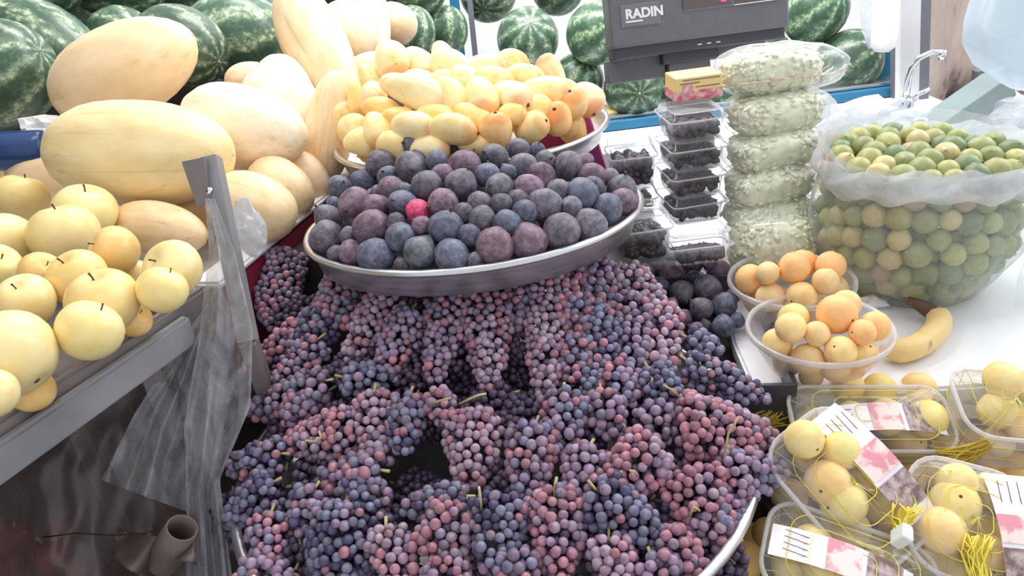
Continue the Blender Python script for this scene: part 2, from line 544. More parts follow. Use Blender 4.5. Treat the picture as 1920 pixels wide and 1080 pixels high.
# ================================================================== setting: floor, back wall, counters
def struct(name, me, m=None, parent=None):
    o = put(name, me, m, parent)
    if parent is None: o['kind'] = 'structure'
    return o


struct('floor', box('floor', 7, 7, 0.1, M['floor'], loc=(0, 0, -0.1)), mx((0, 2, 0)))
WALL_Y = 2.95
struct('wall_back', box('wall_back', 2.75, 0.06, 3.1, M['white_wall']), mx((-0.08, WALL_Y + 0.03, 0)))
struct('wall_left', box('wall_left', 0.06, 4.0, 3.1, M['dark_side']), mx((-2.1, 1.0, 0)))

# blue frame in front of the white wall
p0, p1 = on_y(846, -60, 2.5), on_y(884, 112, 2.5)
fr = empty('shelf_frame', on_y(884, 240, 2.5), label='blue steel shelf frame behind the mangoes and round watermelons', cat='shelf')
inv = fr.matrix_basis.inverted()
def fbeam(name, a, b, w, h, mat):
    return beam(name, inv @ Vector(a), inv @ Vector(b), w, h, mat, (0, 1, 0), fr)
fbeam('post', on_y(843, -80, 2.5), on_y(878, 235, 2.5), 0.030, 0.03, M['blue'])
fbeam('post_strip', on_y(872, -80, 2.56), on_y(905, 235, 2.56), 0.018, 0.02, M['grey_strip'])
BAR_Z = on_y(1180, 231, 2.32).z
fbeam('shelf_bar', (-0.15, 2.32, BAR_Z), (1.42, 2.32, BAR_Z), 0.028, 0.024, M['blue'])
fbeam('post', on_y(1662, -80, 2.42), on_y(1652, 190, 2.42), 0.052, 0.04, M['blue'])
o = put('shelf_board', box('shelf_board', 1.6, 0.45, 0.012, M['steel'], 0.002), inv @ mx((0.62, 2.56, BAR_Z + 0.014)), fr)
SHELF_Z = BAR_Z + 0.027

LOW_Z = on_y(1180, 285, 2.1).z
put('lower_board', box('lower_board', 1.5, 0.45, 0.012, M['white_table'], 0.002), inv @ mx((0.62, 2.32, LOW_Z - 0.006)), fr)
for x_ in (-.1, 1.32): put('leg', box('leg', .03, .03, BAR_Z, M['blue']), inv @ mx((x_, 2.50, 0)), fr)
# things stored under the blue shelf
for i, (px, py, w, h, c, lab) in enumerate([(1130, 262, 0.16, 0.04, 'box_red', 'flat red and pink packet lying under the blue shelf bar'),
                                            (1205, 262, 0.13, 0.05, 'box_yellow', 'tan paper parcel under the blue shelf bar')]):
    q = on_y(px, py, 2.1)
    o = put('packet' if i == 0 else 'parcel', box('packet', w, 0.1, h, M[c], 0.006), mx((q.x, 2.42, LOW_Z + .0065), rotz(8)))
    tag(o, lab, 'package')

# stall counter carcasses
def deck(name, poly, z, h, mat, label=None, cat=None):
    """a solid slab with the outline poly (x, y), its top at z"""
    bm = bmesh.new()
    vs = [bm.verts.new((x, y, z)) for x, y in poly]
    f = bm.faces.new(vs)
    if f.normal.z < 0: f.normal_flip()
    r = bmesh.ops.extrude_face_region(bm, geom=[f])
    for v in r['geom']:
        if isinstance(v, bmesh.types.BMVert): v.co.z -= h
    bmesh.ops.recalc_face_normals(bm, faces=bm.faces)
    bmesh.ops.bevel(bm, geom=[e for e in bm.edges], offset=0.004, segments=2, affect='EDGES')
    return bm_mesh(name, bm, mat)


TZ = 0.86
a1, a2 = on_z(1420, 748, TZ), on_z(1960, 716, TZ)
a0, am = on_z(1374, 640, TZ), on_z(1385, 560, TZ)
e1 = (a2 - a1).normalized()
far = Vector((-e1.y, e1.x, 0))
f1, f2 = on_z(1560, 222, TZ), on_z(1900, 202, TZ)
b2 = a2 + e1 * 0.5
poly = [(a1.x, a1.y), (b2.x, b2.y), (b2.x + .2, f2.y), (f2.x, f2.y), (f1.x, f1.y), (0.30, f1.y), (0.30, 1.25), (am.x - 0.01, am.y + .05), (a0.x, a0.y)]
wt = empty('white_table', (1.0, 1.3, TZ), label='white laminate table under the lime bag and apricot bowls', cat='table')
iv = wt.matrix_basis.inverted()
o = put('table_top', deck('table_top', poly, TZ, 0.025, M['white_table']), iv, wt)
o = put('front_edge', deck('front_edge', [(a1.x, a1.y + .002), (b2.x, b2.y + .002), (b2.x, b2.y + .02), (a1.x, a1.y + .02)], TZ - 0.026, 0.03, M['white_table']), iv, wt)
for x, y in ((1.35, 0.95), (1.35, 1.9), (0.5, 1.9), (0.62, 1.15)):
    put('leg', box('leg', 0.04, 0.04, TZ - 0.03, M['grey_strip']), iv @ mx((x, y, 0)), wt)

# lower bench that carries the netted fruit packs, the fig crate and the grape stand
cb = struct('floor_plinth', box('floor_plinth', 1.5, 1.0, 0.62, M['dark_side'], 0.004), mx((0.95, 0.62, 0)))
cb2 = struct('trim_1', box('trim_1', 1.05, 1.5, 0.70, M['dark_side'], 0.004), mx((0.0, 1.12, 0)))
# melon bench
MZ = 1.0
mb = struct('trim_2', box('trim_2', 1.55, 1.9, MZ, M['dark_side'], 0.004), mx((-0.98, 2.03, 0)))

struct('trim_4', box('trim_4', 1.5, 0.85, 1.12, M['dark_side'], 0.004), mx((-1.02, 2.50, 0)))
# white tray with a maroon side under the melons
q1, q2 = on_z(520, 452, 1.03), on_z(640, 352, 1.03)
dirv = (q2 - q1).normalized()
mt = empty('melon_tray', q1, label='white rimmed tray with maroon side that carries the long melons', cat='tray')
iv = mt.matrix_basis.inverted()
nrm = Vector((-dirv.y, dirv.x, 0))
s0 = q1 - dirv * 0.16; s1 = q2 + dirv * 0.12
def quadpoly(a, b, n, w0, w1):
    return [(a.x + n.x * w0, a.y + n.y * w0), (b.x + n.x * w0, b.y + n.y * w0), (b.x + n.x * w1, b.y + n.y * w1), (a.x + n.x * w1, a.y + n.y * w1)]
put('side_panel', deck('side_panel', quadpoly(s0, s1, nrm, 0.0, 0.012), 1.028, 0.13, M['maroon']), iv, mt)
put('rim', deck('rim', quadpoly(s0, s1, nrm, -0.004, 0.045), 1.040, 0.011, M['white_board']), iv, mt)
put('tray_floor', deck('tray_floor', quadpoly(s0, s1, nrm, 0.04, 0.75), 1.020, 0.02, M['white_board']), iv, mt)

# ================================================================== watermelons
def wm_prof(n=14, flat=0.0):
    pr = [(0, -1)]
    for i in range(1, n):
        t = PI * i / n
        r, z = math.sin(t) ** 0.93, -math.cos(t)
        z *= 1 - 0.05 * math.exp(-(r / 0.22) ** 2)
        pr.append((r, z))
    return pr + [(0, 0.95)]
WM = []
for k in range(3):
    v, f = lathe(wm_prof(), 28, lambda x, y, z, k=k: (x * (1 + 0.03 * nz((x, y, z), 1.1, k)), y * (1 + 0.03 * nz((x, y, z), 1.1, k + 5)), z + 0.02 * nz((x, y, z), 1.2, k + 9)))
    WM.append(mesh('watermelon', v, f, M['watermelon']))
v, f = lathe([(0, 0.0), (0.045, 0.0), (0.04, 0.02), (0.018, 0.028), (0.014, 0.075), (0, 0.08)], 8)
WM_STEM = mesh('stem_scar', v, f, M['scar_pale'])


def depth_relax(sets, it=60, k=0.93, cap=0.25):
    """shift each fruit along its line of sight until neighbours only just touch; its size in the picture is kept"""
    L = [list(a) for s in sets for a in s]
    d0 = [a[2] for a in L]
    for _ in range(it):
        C_ = [P(a[0], a[1], a[2]) for a in L]
        A_ = [axis(a[5], a[6]) for a in L]
        for i in range(len(L)):
            for j in range(i):
                v_ = C_[j] - C_[i]; n_ = v_.length
                if n_ > 0.45: continue
                u = v_ / (n_ + 1e-9); w_ = 0
                for q in (i, j):
                    a = L[q]; s = a[2] / FPX; c = abs(u.dot(A_[q]))
                    w_ += 1 / math.sqrt((c / (a[3] * s)) ** 2 + (1 - c * c) / (a[4] * s) ** 2)
                o_ = w_ * k - n_
                if o_ > 0:
                    sg = 1 if L[i][2] > L[j][2] else -1
                    L[i][2] += sg * o_ * 0.25; L[j][2] -= sg * o_ * 0.25
        for q, a in enumerate(L): a[2] = min(max(a[2], d0[q] - cap), d0[q] + cap)
    out, n = [], 0
    for s in sets: out.append([tuple(a) for a in L[n:n + len(s)]]); n += len(s)
    return out


def watermelon(px, py, d, rl, rs, ang, tilt, label, tone=1.0, group=None):
    """rl: half length, rs: half width, both in pixels; axis at ang in the picture, tilt towards the viewer"""
    c = P(px, py, d); k = d / FPX
    m = mx(c, basis(axis(ang, tilt)) @ rotz(random.uniform(0, 360)), (rs * k, rs * k, rl * k))
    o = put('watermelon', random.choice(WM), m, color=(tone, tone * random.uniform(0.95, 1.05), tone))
    tag(o, label, 'watermelon', group)
    put('stem_scar', WM_STEM, mx((0, 0, 0.93)), o)
    return o


GL = 'striped watermelons heaped behind the long melons'
G2 = 'round watermelons shelved before the white wall'
WM_LIST = [
    (-10, 142, 1.42, 118, 100, 20, 15, 'big dark watermelon at left edge above the blue roll', 1.0, GL),
    (78, 85, 1.62, 128, 80, -28, 10, 'long watermelon with pale marbled stripes behind the topmost melon', 1.2, GL),
    (228, 75, 1.78, 62, 62, 0, 40, 'mostly hidden watermelon peeking over the topmost melon', 1.1, GL),
    (340, 85, 1.66, 92, 72, -25, 12, 'mottled watermelon whose striped end rests behind the topmost melon', 1.0, GL),
    (440, 68, 1.80, 96, 80, 15, -10, 'pale green marbled watermelon above the small hidden melons', 1.35, GL),
    (508, 62, 1.92, 66, 60, 60, 0, 'dark watermelon wedged against the tall upright melon', 0.8, GL),
    (60, -22, 1.86, 90, 62, 5, 0, 'dark watermelon in upper row over left corner', 0.9, GL),
    (215, -28, 1.92, 92, 62, -8, 0, 'streaky watermelon in upper row over the topmost melon', 1.0, GL),
    (335, -20, 2.0, 75, 56, 20, 0, 'watermelon cut by top edge beside the pale marbled one', 0.9, GL),
    (478, -28, 2.05, 80, 62, 0, 0, 'watermelon cut by top edge behind the tall upright melon', 1.1, GL),
    (640, -12, 2.1, 50, 45, 0, 0, 'little seen watermelon between tall melon and pale melons at top', 0.8, GL),
    (772, 62, 2.12, 50, 45, 70, 30, 'smooth green watermelon tucked behind the round pale melon', 1.25, GL),
    (788, -16, 2.2, 50, 45, 10, 20, 'green watermelon cut by top edge beside the blue post', 0.9, GL),
    (832, 58, 2.28, 48, 46, 80, 25, 'dull green watermelon half behind the blue post', 1.0, GL),
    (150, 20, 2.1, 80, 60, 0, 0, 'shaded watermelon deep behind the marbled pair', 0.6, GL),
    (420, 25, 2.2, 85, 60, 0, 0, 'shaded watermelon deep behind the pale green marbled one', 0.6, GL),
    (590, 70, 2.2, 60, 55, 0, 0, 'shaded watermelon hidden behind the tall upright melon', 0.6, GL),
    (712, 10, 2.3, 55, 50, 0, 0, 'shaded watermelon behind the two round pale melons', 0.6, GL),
    (915, -14, 2.52, 54, 54, 80, -35, 'round watermelon cut by top edge, first along from the blue post', 0.95, G2),
    (990, 73, 2.42, 57, 58, 75, 78, 'round watermelon with starry stem end directly above the mangoes', 1.15, G2),
    (1046, -22, 2.52, 50, 49, 40, 30, 'round watermelon cut by top edge, second from the blue post', 0.9, G2),
    (1120, 62, 2.42, 60, 58, 10, 60, 'round watermelon with pale flecks touching the dark scale display', 1.2, G2),
    (1082, 152, 2.46, 50, 50, 60, 50, 'watermelon partly hidden behind the pointed mango', 1.05, G2),
    (1187, 166, 2.40, 58, 55, -80, 66, 'deep green round watermelon on shelf below the scale display', 0.8, G2),
    (1262, 168, 2.50, 48, 48, 0, 20, 'watermelon mostly hidden behind the yellow and red box', 0.8, G2),
    (1528, 22, 2.42, 62, 58, 30, 62, 'watermelon with radiating ribs beside the scale display', 1.05, G2),
    (1590, 118, 2.44, 64, 60, 25, 48, 'mottled watermelon above the seed bags near blue post', 0.95, G2),
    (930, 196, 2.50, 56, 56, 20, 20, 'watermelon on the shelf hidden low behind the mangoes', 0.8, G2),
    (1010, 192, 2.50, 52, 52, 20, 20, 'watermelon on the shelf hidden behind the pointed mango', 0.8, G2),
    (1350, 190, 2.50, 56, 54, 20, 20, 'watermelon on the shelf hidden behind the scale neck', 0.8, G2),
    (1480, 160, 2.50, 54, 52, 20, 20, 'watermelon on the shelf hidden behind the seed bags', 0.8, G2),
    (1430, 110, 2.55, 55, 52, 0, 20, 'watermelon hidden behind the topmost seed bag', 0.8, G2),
]

# ================================================================== long melons
def melon_mesh(k, p=2.25, tipz=0.1):
    pr = [(0, -1)]
    n = 16
    for i in range(1, n):
        t = PI * i / n
        z = -math.cos(t)
        r = (1 - abs(z) ** p) ** 0.5 * (1 - tipz * z)
        pr.append((r, z))
    pr.append((0, 1.0))
    def fn(x, y, z):
        a = math.atan2(y, x); r = math.hypot(x, y)
        q = 1 + 0.012 * math.cos(9 * a) * (r > 0.05) + 0.03 * nz((x, y, z), 1.0, k)
        return (x * q + 0.04 * (1 - z * z), y * q, z)
    v, f = lathe(pr, 36, fn)
    return mesh('melon', v, f, M['melon'])
MEL = [melon_mesh(1, 2.2, 0.10), melon_mesh(2, 2.5, 0.04), melon_mesh(3, 2.0, 0.16)]
v, f = lathe([(0, -0.01), (0.035, -0.01), (0.05, 0.0), (0.028, 0.012), (0.012, 0.012), (0.011, 0.035), (0, 0.04)], 10)
MEL_SCAR = mesh('stem_scar', v, f, M['scar_pale'])


def melon(px, py, d, rl, rs, ang, tilt, label, k=0, col=(1, 1, 1)):
    c = P(px, py, d); s = d / FPX
    o = put('melon', MEL[k], mx(c, basis(axis(ang, tilt)) @ rotz(random.uniform(0, 360)), (rs * s, rs * s, rl * s)), color=col)
    tag(o, label, 'melon', 'long pale yellow melons in a heap')
    put('stem_scar', MEL_SCAR, mx((0, 0, 0.985)), o)
    return o


PALE = (1.05, 1.12, 1.35); PINK = (0.98, 0.90, 0.95); YEL = (1.0, 1.0, 0.85)
MEL_LIST = [
    (234, 134, 1.36, 150, 84, 24, 8, 'topmost long melon with brown scratch, leaning against watermelons', 0, (1, 0.93, .88)),
    (262, 288, 1.16, 182, 98, -2, 6, 'largest yellow melon, right above the yellow apples', 1, YEL),
    (458, 238, 1.30, 128, 78, -14, 12, 'pale cream melon tucked behind the largest yellow melon', 0, PALE),
    (530, 200, 1.42, 88, 68, -40, 20, 'cream melon overlapping the bright cream ones below the watermelons', 2, PALE),
    (470, 150, 1.56, 48, 34, 10, 0, 'small pinkish end of a melon below pale marbled watermelon', 0, PINK),
    (535, 160, 1.52, 62, 46, -50, 10, 'rounded cream melon beside the tall upright melon', 1, PALE),
    (598, 92, 1.56, 142, 60, -62, 8, 'tall upright melon leaning towards the mango plate', 2, (1.0, 1.0, 1.0)),
    (655, 62, 1.78, 66, 50, -60, 25, 'round ended pale melon with fine creases behind tall melon', 1, PINK),
    (694, 34, 1.86, 86, 36, -78, 5, 'slim pale melon standing between two round ended melons', 0, PALE),
    (742, 44, 1.90, 44, 38, -25, 35, 'round pale melon in front of the smooth green watermelon', 1, (0.97, 0.88, 0.88)),
    (692, 132, 1.66, 48, 34, 20, 10, 'pale melon end showing between tall melon and mangoes', 0, (1, 1, 0.9)),
    (617, 240, 1.40, 108, 46, 80, 5, 'upright melon wedged beside rim of the mango plate', 0, (0.98, 0.92, 0.88)),
    (572, 262, 1.46, 78, 44, -60, 5, 'shaded melon in the gap behind the cream melon', 1, PINK),
    (472, 388, 1.14, 92, 64, -18, 18, 'tan melon behind the steel post and crumpled clear bag', 1, (1.0, 0.92, 0.82)),
    (528, 352, 1.24, 72, 52, -35, 18, 'shaded tan melon second along from the steel post', 0, (0.97, 0.92, 0.88)),
    (572, 336, 1.32, 58, 44, -40, 10, 'pinkish melon nearest the fig plate', 2, PINK),
    (300, 430, 1.10, 96, 50, -10, 10, 'melon lying low between yellow apples and steel post', 0, (1, .9, .82)),
    (385, 395, 1.22, 90, 52, 5, 0, 'deeply shaded melon underneath the largest yellow melon', 1, (1, .88, .8)),
    (130, 330, 1.34, 110, 70, 0, 0, 'melon hidden underneath behind the largest yellow melon', 1, (1, .9, .85)),
    (400, 300, 1.50, 110, 70, 0, 0, 'melon hidden behind the largest and the cream melon', 1, (1, .9, .85)),
]
WM_LIST, MEL_LIST = depth_relax([WM_LIST, MEL_LIST])
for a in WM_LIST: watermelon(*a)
for a in MEL_LIST: melon(*a)

# blue roll and grey cloth at the left edge
ctr = P(35, 282, 1.30)
rl = empty('blue_roll', ctr, basis(axis(4, -8)), label='dark blue plastic roll under the big watermelon at left edge', cat='roll')
v, f = lathe([(0.0, -0.16), (0.03, -0.16), (0.034, -0.158), (0.034, 0.035), (0.033, 0.045), (0.024, 0.05), (0.020, 0.04), (0.0, 0.04)], 24)
put('sleeve', mesh('sleeve', v, f, M['blue_dark']), None, rl)
v, f = lathe([(0.0, 0.03), (0.019, 0.03), (0.019, 0.062), (0.0, 0.064)], 16)
put('core', mesh('core', v, f, M['grey_strip']), None, rl)
def crumple(name, c, rot, sx, sy, sz, mat, seed, rough=0.35, sub=ICO3):
    v, f = sub
    out = []
    for q in v:
        n = 1 + rough * (nz(q, 1.7, seed) + 0.6 * nz(q, 4.0, seed + 3))
        out.append((q[0] * sx * n, q[1] * sy * n, q[2] * sz * n))
    return put(name, mesh(name, out, f, mat, smooth=False), mx(c, rot))
tag(crumple('cloth', P(92, 246, 1.33), basis(UU), 0.045, 0.03, 0.03, M['tissue'], 3, 0.4), 'whitish crumpled cloth between blue roll and topmost melon', 'cloth')

# ================================================================== yellow apples in the steel tray
AZ = 1.075
E1, E0 = on_z(388, 536, AZ), on_z(0, 788, AZ)
ed = (E0 - E1).normalized(); en = Vector((ed.y, -ed.x, 0))
if en.x > 0: en = -en
S1, S0 = E1 - ed * 0.0, E0 + ed * 0.25
tr = empty('apple_tray', E1, label='grey painted steel tray heaped with yellow apples', cat='tray')
iv = tr.matrix_basis.inverted()
put('tray_floor', deck('tray_floor', quadpoly(S1, S0, en, 0.01, 0.62), AZ - 0.035, 0.006, M['steel_dark']), iv, tr)
put('inner_lip', deck('inner_lip', quadpoly(S1, S0, en, 0.0, 0.014), AZ, 0.045, M['steel_dark']), iv, tr)
put('front_flange', deck('front_flange', quadpoly(S1 + ed * 0.05, S0, en, -0.016, -0.002), AZ - 0.012, 0.038, M['steel_dull']), iv, tr)
put('end_lip', deck('end_lip', quadpoly(S1, S1 + en * 0.6, -ed * -1, 0.0, 0.012), AZ - 0.005, 0.04, M['steel_dark']), iv, tr)
bk = P(300, 690, 0.80)
g0 = S1 + ed * 0.10 + en * 0.02
put('bracket', box('bracket', 0.024, 0.012, 0.11, M['steel_dark'], 0.001), iv @ mx(g0 + Vector((0, 0, -0.15)), rotz(35)), tr)
for k in (0.04, 0.5, 0.9):
    g = S1 + ed * k + en * 0.3
    put('leg', box('leg', 0.03, 0.03, AZ - 0.04, M['steel_dark']), iv @ mx((g.x, g.y, 0)), tr)

def apple_mesh(k):
    pr = []
    n = 14
    for i in range(n + 1):
        t = PI * i / n
        r, z = math.sin(t), -math.cos(t)
        z = z * (1 - (0.24 if z > 0 else 0.15) * math.exp(-(r / 0.28) ** 2)) * 0.94
        r *= 1 + 0.05 * z
        pr.append((0 if i in (0, n) else r, z))
    v, f = lathe(pr, 24, lambda x, y, z: (x * (1 + 0.04 * nz((x, y, z), 0.9, k)), y * (1 + 0.04 * nz((x, y, z), 0.9, k + 4)), z * (1 + 0.03 * nz((x, y, z), 0.8, k))))
    return mesh('apple', v, f, M['apple'])
APP = [apple_mesh(k) for k in range(3)]
v, f = tube([(0, 0, 0.60), (0.01, 0, 0.72), (0.03, 0.0, 0.84), (0.07, 0.0, 0.96)], [0.035, 0.028, 0.026, 0.036], 6)
A_STEM = mesh('stem', v, f, M['scar'])
v, f = ICO1
A_EYE = mesh('blossom_end', v * [0.09, 0.09, 0.05] + [0, 0, -0.80], f, M['scar'])
apps = [(70, 652, 84, 'largest pale yellow apple', 0), (132, 624, 60, 'pale yellow apple behind the largest', 1),
        (208, 572, 66, 'bruised yellow apple', 2), (280, 548, 47, 'small yellow apple', 1), (322, 508, 55, 'corner yellow apple', 0),
        (140, 524, 55, 'stemmed yellow apple', 2), (55, 562, 53, 'creamy yellow apple', 0), (215, 472, 48, 'orange tinted apple', 3),
        (103, 443, 63, 'large buttery yellow apple', 0), (160, 398, 57, 'pale yellow apple', 1), (40, 372, 48, 'apricot yellow apple', 2),
        (30, 452, 55, 'shaded yellow apple', 0), (-8, 502, 46, 'edge cut yellow apple', 1), (76, 512, 40, 'brownish small apple', 3),
        (-14, 735, 48, 'edge cut yellow apple', 0), (-22, 310, 34, 'edge cut yellow apple', 1), (-20, 640, 55, 'mostly hidden apple', 2),
        (62, 728, 40, 'russet apple', 3), (175, 640, 38, 'shaded apple beneath', 3), (250, 600, 34, 'shaded apple beneath', 3), (255, 520, 34, 'shaded apple beneath', 2)]
ps, rs = [], []
for i, (x, y, r, lab, c) in enumerate(apps):
    z = 1.13 if i < 17 else 1.085
    p = on_z(x, y, z); ps.append(p); rs.append(r * proj(p)[2] / FPX)
ps = relax(ps, rs, 30, 0.93)
ac = [(1.0, 1.0, 1.0), (1.02, 1.03, 0.95), (1.0, 0.93, 0.82), (0.98, 0.80, 0.62)]
objs = []
for i, (p, r) in enumerate(zip(ps, rs)):
    lab, c = apps[i][3:5]
    o = put('apple', APP[i % 3], mx(p, basis(axis(random.uniform(20, 160), random.uniform(-10, 60))), (r, r, r)), color=ac[c])
    tag(o, None, 'apple', 'yellow apples heaped in the steel tray')
    put('stem', A_STEM, None, o); put('blossom_end', A_EYE, None, o)
    objs.append(o)
row_labels(objs, ps, [a[3] for a in apps], 5, 'the tray lip')

# ================================================================== steel plates
def plate(name, c, R, depth, label, n=None, group='round steel plates under fruit'):
    rot = basis(n, (0, 1, 0)) if n is not None else None
    o = empty(name, c, rot, label=label, cat='plate', group=group)
    v, f = lathe([(0, -depth), (R * 0.90, -depth), (R * 0.945, -depth * 0.9), (R * 0.985, -0.004), (R * 0.985, 0.0)], 72)
    w, g = lathe([(R * 0.990, -0.0), (R * 0.952, -depth * 0.93), (R * 0.905, -depth - 0.0022), (0, -depth - 0.0022)], 72)
    V, Fc = join_vf([(v, f), (w, g)])
    put('dish', mesh('dish', V, Fc, M['steel']), None, o)
    ring = [(R * math.cos(2 * PI * i / 72), R * math.sin(2 * PI * i / 72), 0.0) for i in range(72)]
    v, f = lathe([(R * 0.982, -0.001), (R * 0.992, 0.0035), (R * 1.012, 0.003), (R * 1.022, -0.002), (R * 1.016, -0.0045), (R * 0.99, -0.003)], 72)
    put('rolled_rim', mesh('rolled_rim', v, f, M['steel']), None, o)
    return o


FC, FR = P(888, 396, 1.10), 0.243
FN = Vector((0.0, 0.085, 1)).normalized()
plate('steel_plate', FC, FR, 0.038, 'round steel plate heaped with dark purple figs', FN)
def fp(y): return FC.z - 0.085 * (y - FC.y)
MC, MR = P(884, 243, 1.345), 0.243
MN = Vector((0.0, 0.035, 1)).normalized()
plate('steel_plate', MC, MR, 0.034, 'round steel plate heaped with yellow mangoes', MN)
def mp(y): return MC.z - 0.035 * (y - MC.y)
for nm, c, r, h, lab in (('steel_pan', FC, 0.085, 0.30, 'upturned steel pan holding up the fig plate'), ('steel_pan', MC, 0.10, 0.32, 'upturned steel pan holding up the mango plate')):
    v, f = lathe([(0, -0.042), (r * 0.9, -0.042), (r, -0.05), (r * 1.25, -h), (r * 1.3, -h - 0.002), (0, -h - 0.002)], 40)
    o = put(nm, mesh(nm, v, f, M['steel']), mx(c)); tag(o, lab, 'pan')

# magenta board behind the plates, white card corner beside the fig plate
q = P(1098, 285, 1.33)
o = put('magenta_board', box('magenta_board', 0.135, 0.012, 0.20, M['magenta'], 0.003), mx(q + Vector((-0.01, 0.0, -0.125)), Matrix.Rotation(math.radians(-14), 3, 'Y') @ rotz(-12)))
tag(o, 'magenta plastic board standing between mango plate and clear boxes', 'board')
q = P(1120, 470, 1.18)
o = put('white_carton', box('white_carton', 0.075, 0.05, 0.06, M['white_board'], 0.002), mx(q + Vector((0, 0, -0.04)), rotz(10)))
tag(o, 'pinkish white carton corner showing below rim of the fig plate', 'carton')

# ================================================================== figs
def fig_mesh(k, neck=0.35):
    pr = [(0, -0.93)]
    n = 14
    for i in range(1, n):
        t = PI * i / n
        z = -math.cos(t); r = math.sin(t)
        if z > 0: r *= (1 - neck * z ** 1.2); z = z * (1 + 0.35 * neck)
        pr.append((r, z * 0.95))
    pr.append((0, 0.95 * (1 + 0.35 * neck) + 0.05))
    def fn(x, y, z):
        a = math.atan2(y, x)
        q = 1 + 0.015 * math.cos(7 * a + k) + 0.07 * nz((x, y, z), 1.3, k)
        return (x * q, y * q, z + 0.03 * nz((x, y, z), 1.5, k + 7))
    v, f = lathe(pr, 22, fn)
    return mesh('fig', v, f, M['fig'])
FIG = [fig_mesh(1, 0.15), fig_mesh(2, 0.35), fig_mesh(3, 0.55), fig_mesh(4, 0.25)]
v, f = lathe([(0, -0.97), (0.07, -0.955), (0.12, -0.915), (0.10, -0.88), (0, -0.86)], 9)
FIG_EYE = mesh('eye', v, f, M['eye'])
v, f = tube([(0, 0, 0.95), (0.01, 0, 1.12), (0.04, 0, 1.22)], [0.12, 0.09, 0.10], 7)
FIG_STALK = mesh('stalk', v, f, M['scar'])


def fig(p, r, ang=None, tilt=None, k=None, col=None):
    ang = random.uniform(0, 360) if ang is None else ang
    tilt = random.choice([-1, -1, 1]) * random.uniform(10, 75) if tilt is None else tilt
    k = random.randrange(4) if k is None else k
    if col is None:
        q = random.random()
        col = (1, 1, 1) if q < 0.5 else ((1.3, 0.92, 1.02) if q < 0.74 else (0.85, 1.0, 1.15))
        b = random.uniform(0.85, 1.35); col = tuple(c * b for c in col)
    sx_ = random.uniform(.93, 1.08)
    o = put('fig', FIG[k], mx(p, basis(axis(ang, tilt)), (r * sx_, r / sx_, r * random.uniform(.95, 1.06))), color=col)
    o['category'] = 'fig'
    put('eye', FIG_EYE, None, o); put('stalk', FIG_STALK, None, o)
    return o


def figword(o):
    c = o.color
    return 'reddish purple fig' if c[0] > c[2] * 1.12 else ('bluish black fig' if c[2] > c[0] * 1.2 else 'greyish purple fig')


def fig_h(x, y):
    r = math.hypot(x - FC.x, y - FC.y - 0.02) / FR
    return fp(y) - 0.002 + (0.085 * max(0, 1 - r * r) ** 0.75 if r < 1 else -0.2)


zf = [(617,92,58),(725,97,60),(790,85,52),(897,100,60),(1030,155,75),(1165,115,60),(1260,120,45),(1315,180,55),(1420,200,75),(1515,185,50),
(435,195,75),(630,165,50),(600,215,85),(735,180,60),(880,205,82),(745,260,60),(470,255,52),(1000,250,65),(1190,215,75),(1115,235,45),(1270,265,75),(1550,255,70),(1650,265,50),
(235,315,65),(330,290,70),(490,325,68),(660,310,80),(860,300,80),(600,330,50),(1060,325,78),(1220,330,75),(1370,330,60),(1500,350,85),(1560,315,55),(1710,330,75),
(185,400,35),(300,410,90),(410,420,70),(550,400,75),(415,340,35),(630,445,66),(765,405,80),(960,400,60),(1080,400,60),(1165,370,50),(1320,420,90),(1400,430,60),(1630,430,80),(1720,390,70),
(155,480,72),(150,580,85),(390,530,95),(520,500,50),(650,520,50),(780,530,88),(890,455,55),(1000,490,70),(1100,490,75),(1180,460,65),(1520,510,92),
(265,575,50),(530,590,80),(640,660,90),(910,565,60),(1040,620,98),(1215,600,90),(1395,550,95),(820,680,90),(420,670,92),(200,665,45),(280,660,65),(550,720,40),(930,695,42)]
ps, rs = [], []
for x, y, r in zf:
    px, py = 560 + x / 2.824, 240 + y / 2.824
    p = hit(px, py, fig_h, 0.84, 1.36)
    if math.hypot(p.x - FC.x, p.y - FC.y) > FR * 0.95:
        v_ = Vector((p.x - FC.x, p.y - FC.y, 0)); v_ *= FR * 0.93 / v_.length; p = Vector((FC.x + v_.x, FC.y + v_.y, max(p.z, fp(p.y))))
    ps.append(p); rs.append(r * 1.1 / 2.824 * proj(p)[2] / FPX)
nf = len(ps)
fill = 0
for _ in range(4000):
    a = random.uniform(0, 2 * PI); q = FR * 0.9 * math.sqrt(random.random())
    x, y = FC.x + q * math.cos(a), FC.y + q * math.sin(a)
    h = fig_h(x, y)
    z = random.uniform(fp(y) - 0.015, max(fp(y), h - 0.026))
    p = Vector((x, y, z)); r = 0.023
    if all((p - b).length > (r + c) * 0.86 for b, c in zip(ps, rs)):
        ps.append(p); rs.append(r); fill += 1
        if fill >= 60: break
fx = [0.12] * nf + [1.0] * (len(ps) - nf)
def in_plate(p, r):
    d = p[:, :2] - np.array([FC.x, FC.y]); L = np.linalg.norm(d, axis=1) + 1e-9
    lim = FR * 1.0 - r * 0.75
    k = np.where(L > lim, lim / L, 1.0)
    p[:, :2] = np.array([FC.x, FC.y]) + d * k[:, None]
    p[:, 2] = np.maximum(p[:, 2], FC.z - 0.085 * (p[:, 1] - FC.y) - 0.036 + r)
    return p
ps = relax(ps, rs, 18, 0.86, fx, in_plate)
objs = []
